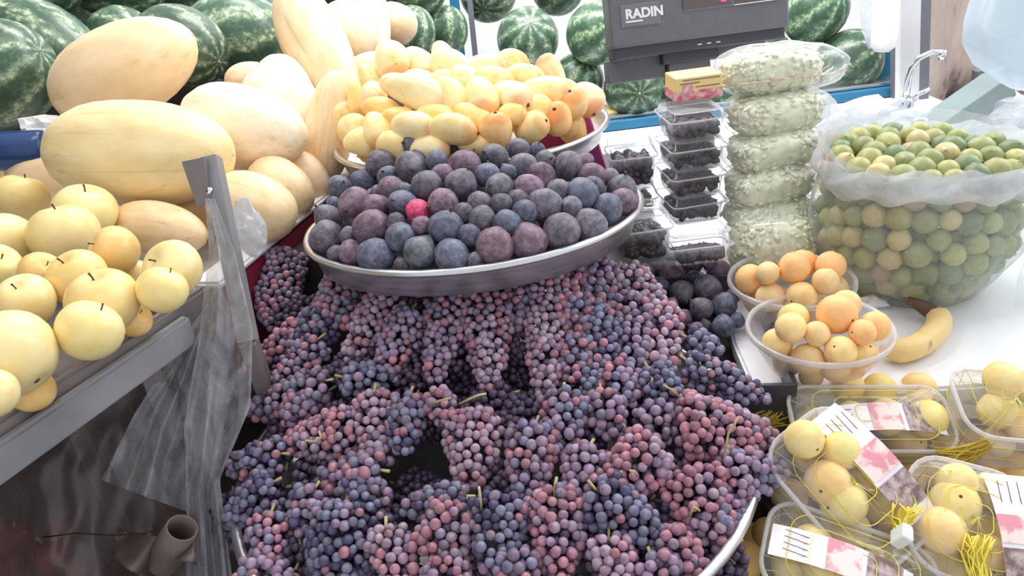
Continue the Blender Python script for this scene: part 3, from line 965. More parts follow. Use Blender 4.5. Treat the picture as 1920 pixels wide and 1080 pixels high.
for i, (p, r) in enumerate(zip(ps, rs)):
    col = None
    kw = {}
    if i == 40: kw = dict(ang=-110, tilt=-10, k=2, col=(5.5, 0.7, 1.3))
    if i == 64: kw = dict(ang=30, tilt=-60, k=0, col=(1.7, 1.2, 1.2))
    if i == 62: kw = dict(ang=60, tilt=-20, k=2, col=(1.15, 1.35, 1.25))
    if i == 68: kw = dict(ang=100, tilt=-60, k=0)
    o = fig(p, r, **kw); o['group'] = 'dark figs heaped on the round plate'
    objs.append(o)
words_ = [figword(o) for o in objs]
words_[40] = 'small bright wine red fig'
words_[64] = 'largest brownish fig with pale crack'
words_[62] = 'greenish grey teardrop fig'
row_labels(objs, ps, words_, 7, 'plate rim')

# figs in the crate below the clear boxes
crate = empty('fig_crate', P(1310, 590, 1.05) + Vector((0, 0, -0.05)), rotz(-10), label='dark crate of loose figs below the clear boxes', cat='crate')
w_, l_, h_ = 0.20, 0.30, 0.08
put('crate_floor', box('crate_floor', w_, l_, 0.006, M['dark_side'], loc=(0, 0, -0.045)), None, crate)
for sx in (-1, 1):
    put('crate_side', box('crate_side', 0.006, l_, h_, M['scale_dark'], 0.001, loc=(sx * w_ / 2, 0, -0.045)), None, crate)
    put('crate_side', box('crate_side', w_, 0.006, h_, M['scale_dark'], 0.001, loc=(0, sx * l_ / 2, -0.045)), None, crate)
zc = [(90,130,70),(190,175,80),(250,285,78),(405,262,88),(470,160,78),(372,392,72),(510,370,78),(478,470,75),(255,432,58),(330,110,60),(40,160,70),(340,500,50),(560,300,50),(150,90,50),(410,110,50),(320,190,45),(550,450,50),(190,370,55),(120,250,60),(430,470,40)]
ps, rs = [], []
CZ = crate.location.z + 0.03
for x, y, r in zc:
    px, py = 1200 + x / 3.2, 460 + y / 3.2
    p = on_z(px, py, CZ - 0.012 * (y > 420)); ps.append(p); rs.append(r / 3.2 * proj(p)[2] / FPX)
ps = relax(ps, rs, 25, 0.93)
objs = [fig(p, r) for p, r in zip(ps, rs)]
for o in objs: o['group'] = 'loose figs in the dark crate'
row_labels(objs, ps, ['crate ' + figword(o) for o in objs], 5, 'the crate front')

# ================================================================== mangoes
def mango_mesh(k, bend=0.18, flat=0.85):
    pr = [(0, -1)]
    n = 14
    for i in range(1, n):
        t = PI * i / n
        z = -math.cos(t); r = math.sin(t) ** 0.9 * (1 + 0.10 * z)
        pr.append((r, z))
    pr.append((0, 1.0))
    def fn(x, y, z):
        q = 1 + 0.05 * nz((x, y, z), 1.0, k)
        return (x * q + bend * (1 - z * z) - bend * 0.4, y * q * flat, z)
    v, f = lathe(pr, 24, fn)
    return mesh('mango', v, f, M['mango'])
MAN = [mango_mesh(1), mango_mesh(2, 0.26, 0.8), mango_mesh(3, 0.1, 0.9)]
v, f = lathe([(0, 0.95), (0.10, 0.955), (0.13, 0.985), (0.09, 1.015), (0.04, 1.02), (0.03, 1.06), (0, 1.07)], 9)
MAN_SCAR = mesh('stem_scar', v, f, M['scar'])
def man_h(x, y):
    r = math.hypot(x - MC.x, y - MC.y) / MR
    return mp(y) + 0.0 + (0.125 * max(0, 1 - r * r) ** 0.7 if r < 1 else -0.2)
mg = [ # x, y, half length, half width, angle, tilt, tone
 (737,115,38,31,-70,15,0),(792,118,34,28,-60,10,0),(845,128,40,30,-40,5,0),(818,112,30,22,-75,0,0),(955,128,36,26,30,0,1),(905,135,44,28,15,0,0),
 (1035,142,38,24,115,5,3),(1100,186,34,27,-70,25,3),(1018,172,50,29,-4,8,1),(985,148,38,22,-10,0,1),(690,160,30,22,-60,0,1),(700,186,36,26,-75,30,3),
 (672,190,34,24,-80,5,2),(800,195,64,31,-27,12,0),(755,165,40,24,-20,0,0),(790,160,36,22,-30,0,0),(868,160,36,26,-50,0,0),(890,195,42,29,-75,25,1),
 (850,190,42,28,-60,10,1),(942,186,42,33,-35,35,0),(1072,208,28,30,110,50,4),(1046,222,31,28,130,65,4),(1000,205,32,24,0,0,2),(990,233,32,27,20,40,1),
 (925,240,34,29,95,35,4),(850,246,46,28,-8,12,1),(782,246,42,28,-12,15,0),(717,248,36,28,-70,20,1),(672,252,34,29,-40,20,1),(655,220,28,24,60,10,1),
 (720,215,38,24,-30,0,2),(885,225,40,22,-35,5,2),(1085,225,24,18,60,20,4),(640,240,20,20,60,0,1),(960,215,28,22,0,10,2),(820,222,40,22,-15,0,2),(760,220,36,22,-20,0,2), (690,256,34,26,-10,10,1), (748,258,36,26,-15,10,1), (815,260,36,25,-5,10,0), (880,262,30,22,0,10,1),
 (925,160,38,24,-10,0,1),(1060,175,28,22,-50,0,1),(830,165,34,22,10,0,0)]
ps, rs = [], []
for x, y, a, b, an, ti, c in mg:
    p = hit(x, y, man_h, 1.05, 1.62)
    v_ = Vector((p.x - MC.x, p.y - MC.y, 0))
    if v_.length > MR * 0.9: v_ *= MR * 0.88 / v_.length; p = Vector((MC.x + v_.x, MC.y + v_.y, max(p.z, mp(p.y))))
    ps.append(p); rs.append((a * 0.35 + b * 0.65) * 1.05 * proj(p)[2] / FPX)
nf = len(ps)
for _ in range(1500):
    a = random.uniform(0, 2 * PI); q = MR * 0.85 * math.sqrt(random.random())
    x, y = MC.x + q * math.cos(a), MC.y + q * math.sin(a)
    z = random.uniform(MC.z + 0.0, max(MC.z + 0.01, man_h(x, y) - 0.04)); p = Vector((x, y, z))
    if all((p - b).length > (0.028 + c) * 0.8 for b, c in zip(ps, rs)):
        ps.append(p); rs.append(0.028)
        if len(ps) > nf + 26: break
def in_mplate(p, r):
    d = p[:, :2] - np.array([MC.x, MC.y]); L = np.linalg.norm(d, axis=1) + 1e-9
    lim = MR - r * 0.7
    p[:, :2] = np.array([MC.x, MC.y]) + d * np.where(L > lim, lim / L, 1.0)[:, None]
    p[:, 2] = np.maximum(p[:, 2], MC.z - 0.035 * (p[:, 1] - MC.y) - 0.032 + r)
    return p
ps = relax(ps, rs, 30, 0.80, [0.35] * nf + [1.0] * (len(ps) - nf), in_mplate)
mcol = [(1.03, 1.12, 1.5), (1.02, 1.04, 1.15), (1.0, 0.92, 0.8), (1.02, 0.92, 1.2), (1.0, 0.80, 0.75)]
mw = ['pale creamy mango', 'light yellow mango', 'deep yellow mango', 'peach tinted mango', 'orange mango with dark tip']
objs, dsc = [], []
for i, p in enumerate(ps):
    if i < nf:
        x, y, a, b, an, ti, c = mg[i]; k = proj(p)[2] / FPX; L, W = a * k * 1.12, b * k * 1.12
    else: an, ti, c, L, W = random.uniform(0, 360), random.uniform(-20, 20), 2, 0.040, 0.028
    o = put('mango', MAN[i % 3], mx(p, basis(axis(an, ti)) @ rotz(random.uniform(-60, 60)), (W, W, L)), color=mcol[c])
    tag(o, None, 'mango', 'yellow mangoes heaped on the round plate')
    put('stem_scar', MAN_SCAR, None, o)
    objs.append(o); dsc.append(mw[c])
row_labels(objs, ps, dsc, 5, 'the mango plate rim')

# ================================================================== grapes on the big tilted tray
GA, GB = P(900, 500, 1.0), P(900, 1080, 0.72)
gn = (GB - GA).cross(HX).normalized()
if gn.z < 0: gn = -gn
gc = P(930, 800, 0.86)
def grape_h(x, y):
    z = gc.z - (gn.x * (x - gc.x) + gn.y * (y - gc.y)) / gn.z
    dx = (x + 0.02) / 0.34
    dy = (y - gc.y) / 0.42
    return z + 0.022 - 0.055 * dx * dx - 0.02 * dy * dy
TC = gc - gn * 0.060
GT = on_z(925, 825, 0.862)
plate('grape_tray', GT, 0.312, 0.032, 'large round steel tray under the heap of purple grapes')
v, f = lathe([(0, -0.036), (0.12, -0.036), (0.18, -0.15), (0, -0.15)], 32)
o = put('tray_stand', mesh('tray_stand', v, f, M['scale_dark']), mx(GT))
tag(o, 'dark stand under the large round grape tray', 'stand')

v, f = ICO2
BER = [mesh('berry', v * [1, 1, 1.0], f, M['berry']), mesh('berry', v * [0.97, 0.97, 1.14], f, M['berry'])]
BER_L = (ICO1[0], ICO1[1])
BR = 0.0057

def bunch_points(L, W, T, n, r, seedk):
    """points spread over the upper shell of a tapered bunch; x along its length from 0 to L, y across, z up"""
    out = []
    acc = np.zeros((0, 3))
    for _ in range(n):
        t = random.random() ** 0.9; a = random.uniform(-0.62 * PI, 0.62 * PI)
        prof = (1 - max(0, (t - 0.06) / 0.94) ** 2.6) ** 0.5 * min(1, (t + 0.05) / 0.16) ** 0.5 * (1.08 - 0.38 * t)
        w = W * prof * (1 + 0.16 * nz((t * 3, a, seedk), 1.4, seedk)); h = T * prof * (1 + 0.16 * nz((t * 3, a, seedk), 1.4, seedk + 9))
        p = np.array([t * L, w * math.sin(a), h * math.cos(a)])
        p += rng.normal(0, 0.0011, 3)
        if len(acc) and np.min(np.sum((acc - p) ** 2, 1)) < (1.60 * r) ** 2: continue
        acc = np.vstack([acc, p])
    return acc


PURP, RED, BLUE, MAUVE = (0.345, 0.250, 0.345), (0.46, 0.225, 0.275), (0.240, 0.240, 0.345), (0.44, 0.325, 0.405)
PAL = {'p': (PURP, RED, BLUE), 'r': (RED, MAUVE, PURP), 'b': (BLUE, PURP, (0.11, 0.10, 0.19)), 'm': (MAUVE, PURP, RED)}
GW = {'p': 'dusty purple grape bunch', 'r': 'reddish purple grape bunch', 'b': 'bluish black grape bunch', 'm': 'greyish mauve grape bunch'}
g_objs, g_pts, g_desc = [], [], []
NB = [0]


def bunch(x1, y1, x2, y2, w, kind, lift=0.0, stem=None, full=True):
    wpx = w * 0.5
    A = hit(x1, y1, grape_h, 0.6, 1.2); B = hit(x2, y2, grape_h, 0.6, 1.2)
    d = proj((A + B) / 2)[2]; k = d / FPX
    W = wpx * k; T = W * 0.85
    ax = (B - A); L = ax.length
    if L < W * 1.2: ax = ax.normalized() * W * 1.2; L = ax.length
    ax.normalize()
    A = A - ax * W * 0.35; L += W * 0.7
    up = (gn - ax * gn.dot(ax)).normalized(); side = up.cross(ax)
    rot = Matrix(((ax.x, side.x, up.x), (ax.y, side.y, up.y), (ax.z, side.z, up.z)))
    A = A + gn * (lift - T * 0.55)
    root = empty('grape_bunch', A, rot); root['category'] = 'grapes'; root['group'] = 'purple grape bunches heaped on the big tray'
    r = BR * (0.92 + 0.16 * random.random())
    pts = bunch_points(L, W, T, int(1900 * L * W / (0.12 * 0.03)) + 400, r, len(g_objs) + 1)
    main, red, alt = PAL[kind]
    jm = random.uniform(0.85, 1.12)
    low = []
    for p in pts:
        q = nz(p, 26, len(g_objs)) + random.uniform(-0.35, 0.35)
        c = main if q < 0.22 else (red if q < 0.55 else alt)
        if random.random() < 0.16: c = alt
        if random.random() < 0.05: c = RED
        b = jm * random.uniform(0.75, 1.22); c = (c[0] * b * random.uniform(.93, 1.07), c[1] * b, c[2] * b * random.uniform(.95, 1.05))
        rr = r * random.uniform(0.86, 1.14)
        if full:
            o = put('berry', BER[random.random() < 0.3], mx(p, rotz(random.uniform(0, 360)) @ Matrix.Rotation(random.uniform(0, 3), 3, 'X'), (rr, rr, rr)), root, color=c)
            NB[0] += 1
        else: low.append((p, rr))
    # inner and lower berries, their shade painted as a dark skin
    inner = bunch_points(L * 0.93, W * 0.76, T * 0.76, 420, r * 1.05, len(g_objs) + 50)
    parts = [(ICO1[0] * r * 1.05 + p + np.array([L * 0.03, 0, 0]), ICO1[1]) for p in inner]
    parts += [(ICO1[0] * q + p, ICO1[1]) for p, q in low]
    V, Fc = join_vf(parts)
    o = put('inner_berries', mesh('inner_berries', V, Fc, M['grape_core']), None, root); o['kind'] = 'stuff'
    if stem:
        iv = root.matrix_basis.inverted()
        sp = []
        h0 = hit(stem[0][0], stem[0][1], grape_h, 0.6, 1.2)
        for i, (sx, sy) in enumerate(stem):
            d_ = proj(h0)[2] - T * 0.55 - 0.012
            sp.append(iv @ P(sx, sy, d_ + (0.012 if i == 0 else 0)))
        v, f = tube(sp, 0.0014, 6)
    else:
        v, f = tube([(L * 0.2, 0, T * 0.4), (0.0, 0, T * 0.45), (-0.012, 0.003, T * 0.5)], [0.0015, 0.0015, 0.002], 6)
    put('stem', mesh('stem', v, f, M['stem']), None, root)
    g_objs.append(root); g_pts.append((A + ax * L * 0.5)); g_desc.append(GW[kind])
    return root


GR = [
 (520,480,508,590,92,'p'), (560,610,458,690,54,'r'), (650,515,590,610,84,'p'), (600,590,545,680,80,'b'), (725,555,655,655,78,'m'),
 (765,590,715,690,78,'p'), (845,550,812,690,80,'p'), (912,540,915,705,94,'m'), (1030,520,1020,720,92,'m'), (1075,500,1045,590,80,'r'),
 (1130,500,1112,600,76,'p'), (1135,590,1105,720,78,'b'), (1185,560,1190,690,84,'p'), (1175,510,1255,600,78,'m'), (1235,580,1250,690,78,'m'),
 (1300,635,1345,645,52,'b'), (1300,680,1430,735,72,'b'), (1225,700,1270,745,70,'b'),
 (600,715,468,760,74,'p'), (655,705,730,700,60,'b'), (700,745,700,850,74,'m'), (765,750,752,830,74,'b'), (590,640,500,730,60,'p'),
 (650,800,540,820,100,'r', 0.0, [(568,848),(574,826),(590,828),(602,820),(598,808)]), (520,850,432,865,76,'b'), (700,880,610,885,92,'p'),
 (885,785,880,885,104,'m', 0.0, [(862,757),(880,748),(896,741),(912,738)]), (1000,810,985,905,100,'p'), (1055,745,1060,825,84,'p'), (1130,745,1150,800,72,'p'),
 (1290,790,1430,805,128,'r', 0.006, [(1358,858),(1362,832),(1366,812),(1376,798),(1384,782)]), (1230,770,1240,810,80,'p', 0.0, [(1272,742),(1258,730),(1244,722)]), (1370,880,1460,872,104,'p'),
 (1215,850,1150,900,112,'r', 0.008, [(1196,892),(1190,884),(1180,882)]), (1300,900,1350,1000,116,'r', 0.004, [(1292,968),(1302,950),(1312,958)]), (500,910,430,960,88,'b'),
 (505,975,495,1060,78,'p'), (580,930,560,970,80,'b'), (650,970,620,1070,158,'b'), (860,930,760,945,66,'b'), (850,960,780,1060,104,'r'),
 (935,945,925,1060,104,'b', 0.004, [(903,955),(900,930),(898,912)]), (1040,930,1045,1060,108,'r'), (1130,930,1230,1000,104,'b', 0.006), (1145,1020,1160,1080,84,'m'),
 (1250,1020,1310,1060,92,'r'), (725,1000,745,1090,74,'m'), (960,1050,980,1110,90,'p'), (1100,850,1080,920,80,'p'), 
 (470,1060,540,1100,80,'p'), (830,1060,860,1110,90,'p'), (1230,1060,1260,1110,90,'p'), (1150,690,1180,740,70,'p'), (1340,960,1385,940,70,'p'),
 (820,740,830,780,56,'m', 0.0, [(806,760),(822,752),(846,746)]), (620,560,660,600,60,'p'), (1085,640,1075,700,60,'p'), (560,750,540,780,60,'p'), (660,900,720,930,60,'b'), (975,515,970,600,70,'p'), (1088,560,1080,640,62,'p'),
]
for g in GR: bunch(*g)
NTOP = len(g_objs)
# the layer of bunches below, seen only in the gaps
for x, y in [(560,560),(660,660),(760,560),(860,620),(960,600),(1060,640),(1180,620),(640,760),(960,760),(1100,780),(1220,740),(1340,740),(520,800),(600,860),(940,880),
             (1060,900),(1260,860),(1400,860),(470,900),(560,980),(700,960),(860,1040),(990,1000),(1100,1030),(1220,960),(1340,900),(600,1060),(740,1060),(1340,1040),(500,700),(700,650),(780,660),(900,740),(1000,740),(1130,860),(430,960),(640,1040),(660,690),(820,560),(1200,940)]:
    a = random.uniform(0, 2 * PI)
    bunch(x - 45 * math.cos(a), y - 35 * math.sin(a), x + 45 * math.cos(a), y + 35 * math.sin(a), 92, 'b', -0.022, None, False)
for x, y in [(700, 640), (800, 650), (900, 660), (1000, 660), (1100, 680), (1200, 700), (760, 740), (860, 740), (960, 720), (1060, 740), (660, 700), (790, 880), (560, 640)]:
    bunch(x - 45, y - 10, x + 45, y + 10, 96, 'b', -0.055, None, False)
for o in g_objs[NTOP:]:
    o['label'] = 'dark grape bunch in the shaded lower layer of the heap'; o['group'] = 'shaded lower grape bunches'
row_labels(g_objs[:NTOP], g_pts[:NTOP], g_desc[:NTOP], 7, 'tray front')
print('berries', NB[0])
# a few grapes show on their own

# ================================================================== steel post and plastic sheets at the left
pt = empty('steel_post', P(455, 640, 0.93), label='grey steel post between yellow apples and grapes', cat='post')
iv = pt.matrix_basis.inverted()
top, bot = P(396, 296, 0.945), P(466, 640, 0.93)
dn = (bot - top).normalized()
hint = -FW
def channel(a, b, w, dpt, t, w2=None):
    """an open channel section from a to b"""
    a, b = Vector(a), Vector(b); m = basis(b - a, hint); L = (b - a).length; w2 = w2 or w
    sec = lambda W: [(-W / 2, -dpt / 2), (-W / 2, dpt / 2), (W / 2, dpt / 2), (W / 2, -dpt / 2), (W / 2 - t, -dpt / 2), (W / 2 - t, dpt / 2 - t), (-W / 2 + t, dpt / 2 - t), (-W / 2 + t, -dpt / 2)]
    vs = [a + m @ Vector((x, y, 0)) for x, y in sec(w)] + [a + m @ Vector((x, y, L)) for x, y in sec(w2)]
    n = 8; fs = [(i, (i + 1) % n, (i + 1) % n + n, i + n) for i in range(n)]
    for q in ((0, 1, 6, 7), (1, 2, 5, 6), (2, 3, 4, 5)):
        fs.append(tuple(reversed(q))); fs.append(tuple(i + n for i in q))
    return vs, fs
v, f = channel(top, bot, 0.020, 0.022, 0.002)
put('channel', mesh('channel', v, f, M['steel_dull'], smooth=False), iv, pt)
v, f = channel(P(364, 300, 0.925), P(384, 385, 0.93), 0.027, 0.012, 0.002, 0.015)
put('folded_tab', mesh('folded_tab', v, f, M['steel_dark'], smooth=False), iv, pt)
v, f = lathe([(0, 0), (0.0035, 0), (0.004, 0.004), (0.0035, 0.009), (0, 0.01)], 10)
put('bolt', mesh('bolt', v, f, M['chrome']), iv @ mx(P(392, 366, 0.915), basis(axis(80, 10))), pt)
beam('foot', iv @ bot, iv @ Vector((bot.x + 0.03, bot.y, 0.0)), 0.02, 0.02, M['steel_dark'], (0, 1, 0), pt)


def lerp_edge(pts, t):
    """pts: (px, py, depth) down the edge"""
    k = t * (len(pts) - 1); i = min(int(k), len(pts) - 2); u = k - i
    return [pts[i][q] * (1 - u) + pts[i + 1][q] * u for q in range(3)]


def curtain(name, le, re, nu, nv, mat, amp, folds, seed, label, cat='plastic sheet', group=None):
    def fn(u, v):
        a, b = lerp_edge(le, v), lerp_edge(re, v)
        x, y, d = (a[q] * (1 - u) + b[q] * u for q in range(3))
        k = amp * (0.25 + v)
        rp = math.sin(u * folds * 2 * PI + 2.2 * nz((u * 2, v * 1.5, seed), 1, seed)) * k + k * 1.4 * nz((u * 5, v * 3, seed), 1.0, seed + 2)
        rp += 0.35 * k * nz((u * 17, v * 9, seed), 1, seed + 5)
        return P(x, y, d + rp)
    v, f = grid_sheet(fn, nu, nv)
    o = put(name, mesh(name, v, f, mat)); tag(o, label, cat, group)
    return o


curtain('plastic_sheet', [(384, 372, .915), (392, 470, .90), (372, 640, .88), (345, 800, .86), (350, 950, .85), (350, 1120, .85)],
        [(402, 372, .915), (440, 470, .90), (474, 620, .88), (470, 760, .86), (412, 900, .86), (440, 1120, .86)], 40, 80, M['film_grey'], 0.008, 2, 1,
        'grey clear plastic sheet hanging from the steel post beside the grapes')
curtain('plastic_sheet', [(398, 560, .90), (330, 650, .89), (250, 780, .88), (190, 900, .88)],
        [(402, 560, .90), (396, 700, .89), (390, 850, .88), (392, 975, .88)], 40, 60, M['film_grey'], 0.012, 2, 4,
        'triangular flap of clear plastic spreading below the apple tray')
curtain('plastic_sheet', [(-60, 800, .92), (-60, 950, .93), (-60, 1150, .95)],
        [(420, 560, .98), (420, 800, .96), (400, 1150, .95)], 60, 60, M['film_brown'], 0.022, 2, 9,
        'dull brown plastic sheet hanging under the apple tray')
for i, (x, y, r) in enumerate([(25, 1010, 34), (95, 1040, 38), (10, 1070, 40), (115, 1000, 24), (150, 1075, 30)]):
    p = P(x, y, 1.0); k = 1.0 / FPX * r
    vv, ff = lathe([(0, -0.7), (0.55, -0.8), (0.9, -0.45), (1.0, 0.1), (0.9, 0.6), (0.6, 0.85), (0.2, 0.78), (0, 0.7)], 20,
                   lambda a, b, c: (a * (1 + 0.09 * math.cos(4 * math.atan2(b, a))), b * (1 + 0.09 * math.cos(4 * math.atan2(b, a))), c))
    o = put('red_pepper', mesh('red_pepper', vv, ff, M['tomato']), mx(p, basis(axis(70 + 40 * i, 20)), (k, k, k)))
    tag(o, ['dark red pepper in lower corner, uppermost at left edge', 'shiny dark red pepper, biggest of those in plastic', 'red pepper in lowest corner at left edge', 'small dim red pepper above the biggest', 'dim red pepper nearest the brown wrapping'][i], 'pepper', 'red peppers in the low corner')
    w, g = tube([(0, 0, 0.7), (0.03, 0, 0.95), (0.12, 0, 1.15)], [0.1, 0.08, 0.09], 6)
    put('stem', mesh('stem', w, g, M['stem']), None, o)
pc = struct('trim_3', box('trim_3', 0.75, 0.55, 0.60, M['dark_side']), mx((-0.45, 0.62, 0)))
v, f = grid_sheet(lambda u, w: P(215 + 150 * u, 985 + 22 * math.sin(u * 3) + 60 * w + 14 * w * math.sin(u * 7), 0.86 + 0.03 * math.sin(u * 9 + 3 * w) - 0.03 * w), 24, 12)
o = put('brown_wrapping', mesh('brown_wrapping', v, f, M['leather'])); o.modifiers.new('s', 'SOLIDIFY').thickness = 0.002
tag(o, 'torn brown wrapping curled below the plastic flap', 'wrapping')
v, f = lathe([(0.018, -0.03), (0.020, 0.0), (0.017, 0.035), (0.0155, 0.035), (0.0182, 0.0), (0.0165, -0.03)], 18)
o = put('paper_roll', mesh('paper_roll', v, f, M['leather']), mx(P(322, 1025, 0.83), basis(axis(55, 25)))); tag(o, 'curled brown paper roll end beside the plastic sheet', 'paper')
v, f = tube([P(80, 1008, .85), P(140, 1000, .85), (P(215, 1004, .85)), P(275, 1000, .845), P(292, 992, .845), P(286, 986, .845)], 0.0009, 5)
o = put('wire', mesh('wire', v, f, M['wire'])); tag(o, 'thin black wire across the brown wrapping', 'wire')
tag(crumple('crumpled_bag', P(466, 430, 1.02), basis(axis(105, 0)), 0.020, 0.016, 0.036, M['film_milky'], 11, 0.5, ICO3), 'crumpled clear plastic bag between the steel post and the tan melon', 'bag')

# ================================================================== weighing scale display
sc_c = on_y(1314, 50, 1.72)
S = (sc_c - CAM).dot(FW) / FPX
sd = empty('scale_display', sc_c, Matrix.Rotation(math.radians(2), 3, 'Z') @ Matrix.Rotation(math.radians(-12), 3, 'X'), label='charcoal weighing scale display showing red zero digits above the seed bags', cat='scale')
Wd = 340 * S
put('housing', box('housing', Wd, 0.075, 150 * S, M['scale_grey'], 0.006, 3, loc=(0, 0.0375, -20 * S)), None, sd)
put('lower_ledge', box('lower_ledge', Wd * 0.98, 0.06, 24 * S, M['scale_dark'], 0.004, 2, loc=(0, 0.045, -40 * S)), None, sd)
put('badge_panel', box('badge_panel', 75 * S, 0.003, 40 * S, M['scale_panel'], 0.001, 1, loc=(-112 * S, -0.001, 15 * S)), None, sd)
put('window_frame', box('window_frame', 186 * S, 0.003, 66 * S, M['scale_panel'], 0.001, 1, loc=(62 * S, -0.0005, 30 * S)), None, sd)
put('display_window', box('display_window', 92 * S, 0.003, 42 * S, M['scale_window'], 0.0008, 1, loc=(14 * S, -0.0018, 33 * S)), None, sd)
put('display_window', box('display_window', 82 * S, 0.003, 42 * S, M['scale_window'], 0.0008, 1, loc=(106 * S, -0.0018, 33 * S)), None, sd)
put('light_strip', box('light_strip', 84 * S, 0.002, 1.5 * S, M['lettering'], loc=(106 * S, -0.0035, 30 * S)), None, sd)
put('light_strip', box('light_strip', 60 * S, 0.002, 6 * S, M['scale_panel'], loc=(8 * S, -0.004, 76 * S)), None, sd)
XUP = Matrix.Rotation(math.radians(90), 3, 'X')
def text(body, size, p, parent, mat, ext=0.0006, name='lettering', rot=XUP, off=0.0):
    cu = bpy.data.curves.new('t', 'FONT'); cu.body = body; cu.size = size; cu.extrude = ext; cu.offset = off
    to = bpy.data.objects.new('t', cu); COL.objects.link(to)
    bpy.context.view_layer.update()
    me = bpy.data.meshes.new_from_object(to.evaluated_get(bpy.context.evaluated_depsgraph_get()))
    bpy.data.objects.remove(to); me.materials.clear(); me.materials.append(mat)
    return put(name, me, mx(p, rot), parent)
text('RADIN', 23.5 * S, (-141 * S, -0.0026, 30 * S), sd, M['lettering'], off=0.0011)
for k, w in enumerate((32, 30)):
    put('small_print', box('small_print', w * S, 0.001, 3 * S, M['scale_panel'] if k else M['lettering'], loc=(-141 * S + w * S / 2, -0.0028, (23 - k * 5) * S)), None, sd)
def digit(x, z, h):
    w = h * 0.55; t = h * 0.16
    parts = []
    for bx, bz, sx, sz in ((0, h - t, w - t, t), (0, 0, w - t, t), (-w / 2, t * 0.7, t, h / 2 - t), (w / 2, t * 0.7, t, h / 2 - t), (-w / 2, h / 2 + t * .2, t, h / 2 - t), (w / 2, h / 2 + t * .2, t, h / 2 - t)):
        put('led_segment', box('led_segment', sx, 0.001, sz, M['led'], loc=(x + bx, -0.0038, z + bz)), None, sd)
digit(45 * S, 39 * S, 22 * S); digit(124 * S, 39 * S, 22 * S)
for k in range(3):
    put('indicator_mark', box('indicator_mark', 8 * S, 0.001, 2.2 * S, M['lettering'], loc=((0 + 18 * k) * S, -0.0003 + 0.015, -32 * S)), None, sd)
put('neck', box('neck', 84 * S, 0.05, 230 * S, M['scale_grey'], 0.004, 2, loc=(-10 * S, 0.085, -240 * S)), None, sd)
put('neck_collar', box('neck_collar', 112 * S, 0.06, 34 * S, M['scale_dark'], 0.004, 2, loc=(-10 * S, 0.075, -60 * S)), None, sd)
# the platform wing seen under the display
put('rear_cover', box('rear_cover', 116 * S, 0.05, 46 * S, M['scale_grey'], 0.004, 2, loc=(-112 * S, 0.10, -84 * S)), None, sd)
put('rear_cover', box('rear_cover', 116 * S, 0.05, 26 * S, M['scale_grey'], 0.004, 2, loc=(90 * S, 0.10, -62 * S)), None, sd)
v, f = tube([(-58 * S, 0.096, -40 * S), (-70 * S, 0.092, -62 * S), (-74 * S, 0.092, -78 * S)], 0.0018, 6)
put('cable', mesh('cable', v, f, M['wire']), None, sd)

# ================================================================== yellow and red box on the clear boxes
def vbox(name, x0, x1, y0, y1, d, dep, mat, bev=0.002, yaw=0):
    """an upright box whose front fills x0..x1, y0..y1 at depth d"""
    c = P((x0 + x1) / 2, y1, d); k = d / FPX
    return c, (x1 - x0) * k, (y1 - y0) * k


c = P(1311, 187, 1.23); k = 1.23 / FPX
bx = empty('fruit_box', c, rotz(3), label='small yellow card box with red fruit print on top of the clear boxes', cat='box')
put('carton', box('carton', 90 * k, 0.06, 44 * k, M['box_yellow'], 0.0015, loc=(0, 0.03, 0)), None, bx)
put('printed_band', box('printed_band', 91 * k, 0.061, 19 * k, M['box_red'], 0.0015, loc=(0, 0.03, 0.0005)), None, bx)
put('printed_sticker', box('printed_sticker', 18 * k, 0.001, 17 * k, M['label_pink'], 0.0, loc=(-22 * k, -0.0012, 14 * k)), None, bx)
for q, (w, z, x) in enumerate([(70, 38, 4), (38, 32, -18), (46, 24, 16)]):
    put('print_line', box('print_line', w * k, 0.0006, 1.6 * k, M['label_line'], loc=(x * k, -0.0004, z * k)), None, bx)

# ================================================================== clear boxes of dried dark fruit
def rr_profile(w, l, z, r, n=5):
    out = []
    for cx, cy, a0 in ((w / 2 - r, l / 2 - r, 0), (-w / 2 + r, l / 2 - r, 90), (-w / 2 + r, -l / 2 + r, 180), (w / 2 - r, -l / 2 + r, 270)):
        for i in range(n):
            a = math.radians(a0 + 90 * i / (n - 1)); out.append((cx + r * math.cos(a), cy + r * math.sin(a), z))
    return out


def loft(rings, cap0=True, cap1=True):
    n = len(rings[0]); vs = [p for r in rings for p in r]; fs = []
    for j in range(len(rings) - 1):
        for i in range(n):
            q = (i + 1) % n; fs.append((j * n + i, j * n + q, (j + 1) * n + q, (j + 1) * n + i))
    if cap0: fs.append(tuple(reversed(range(n))))
    if cap1: fs.append(tuple(range((len(rings) - 1) * n, len(rings) * n)))
    return vs, fs


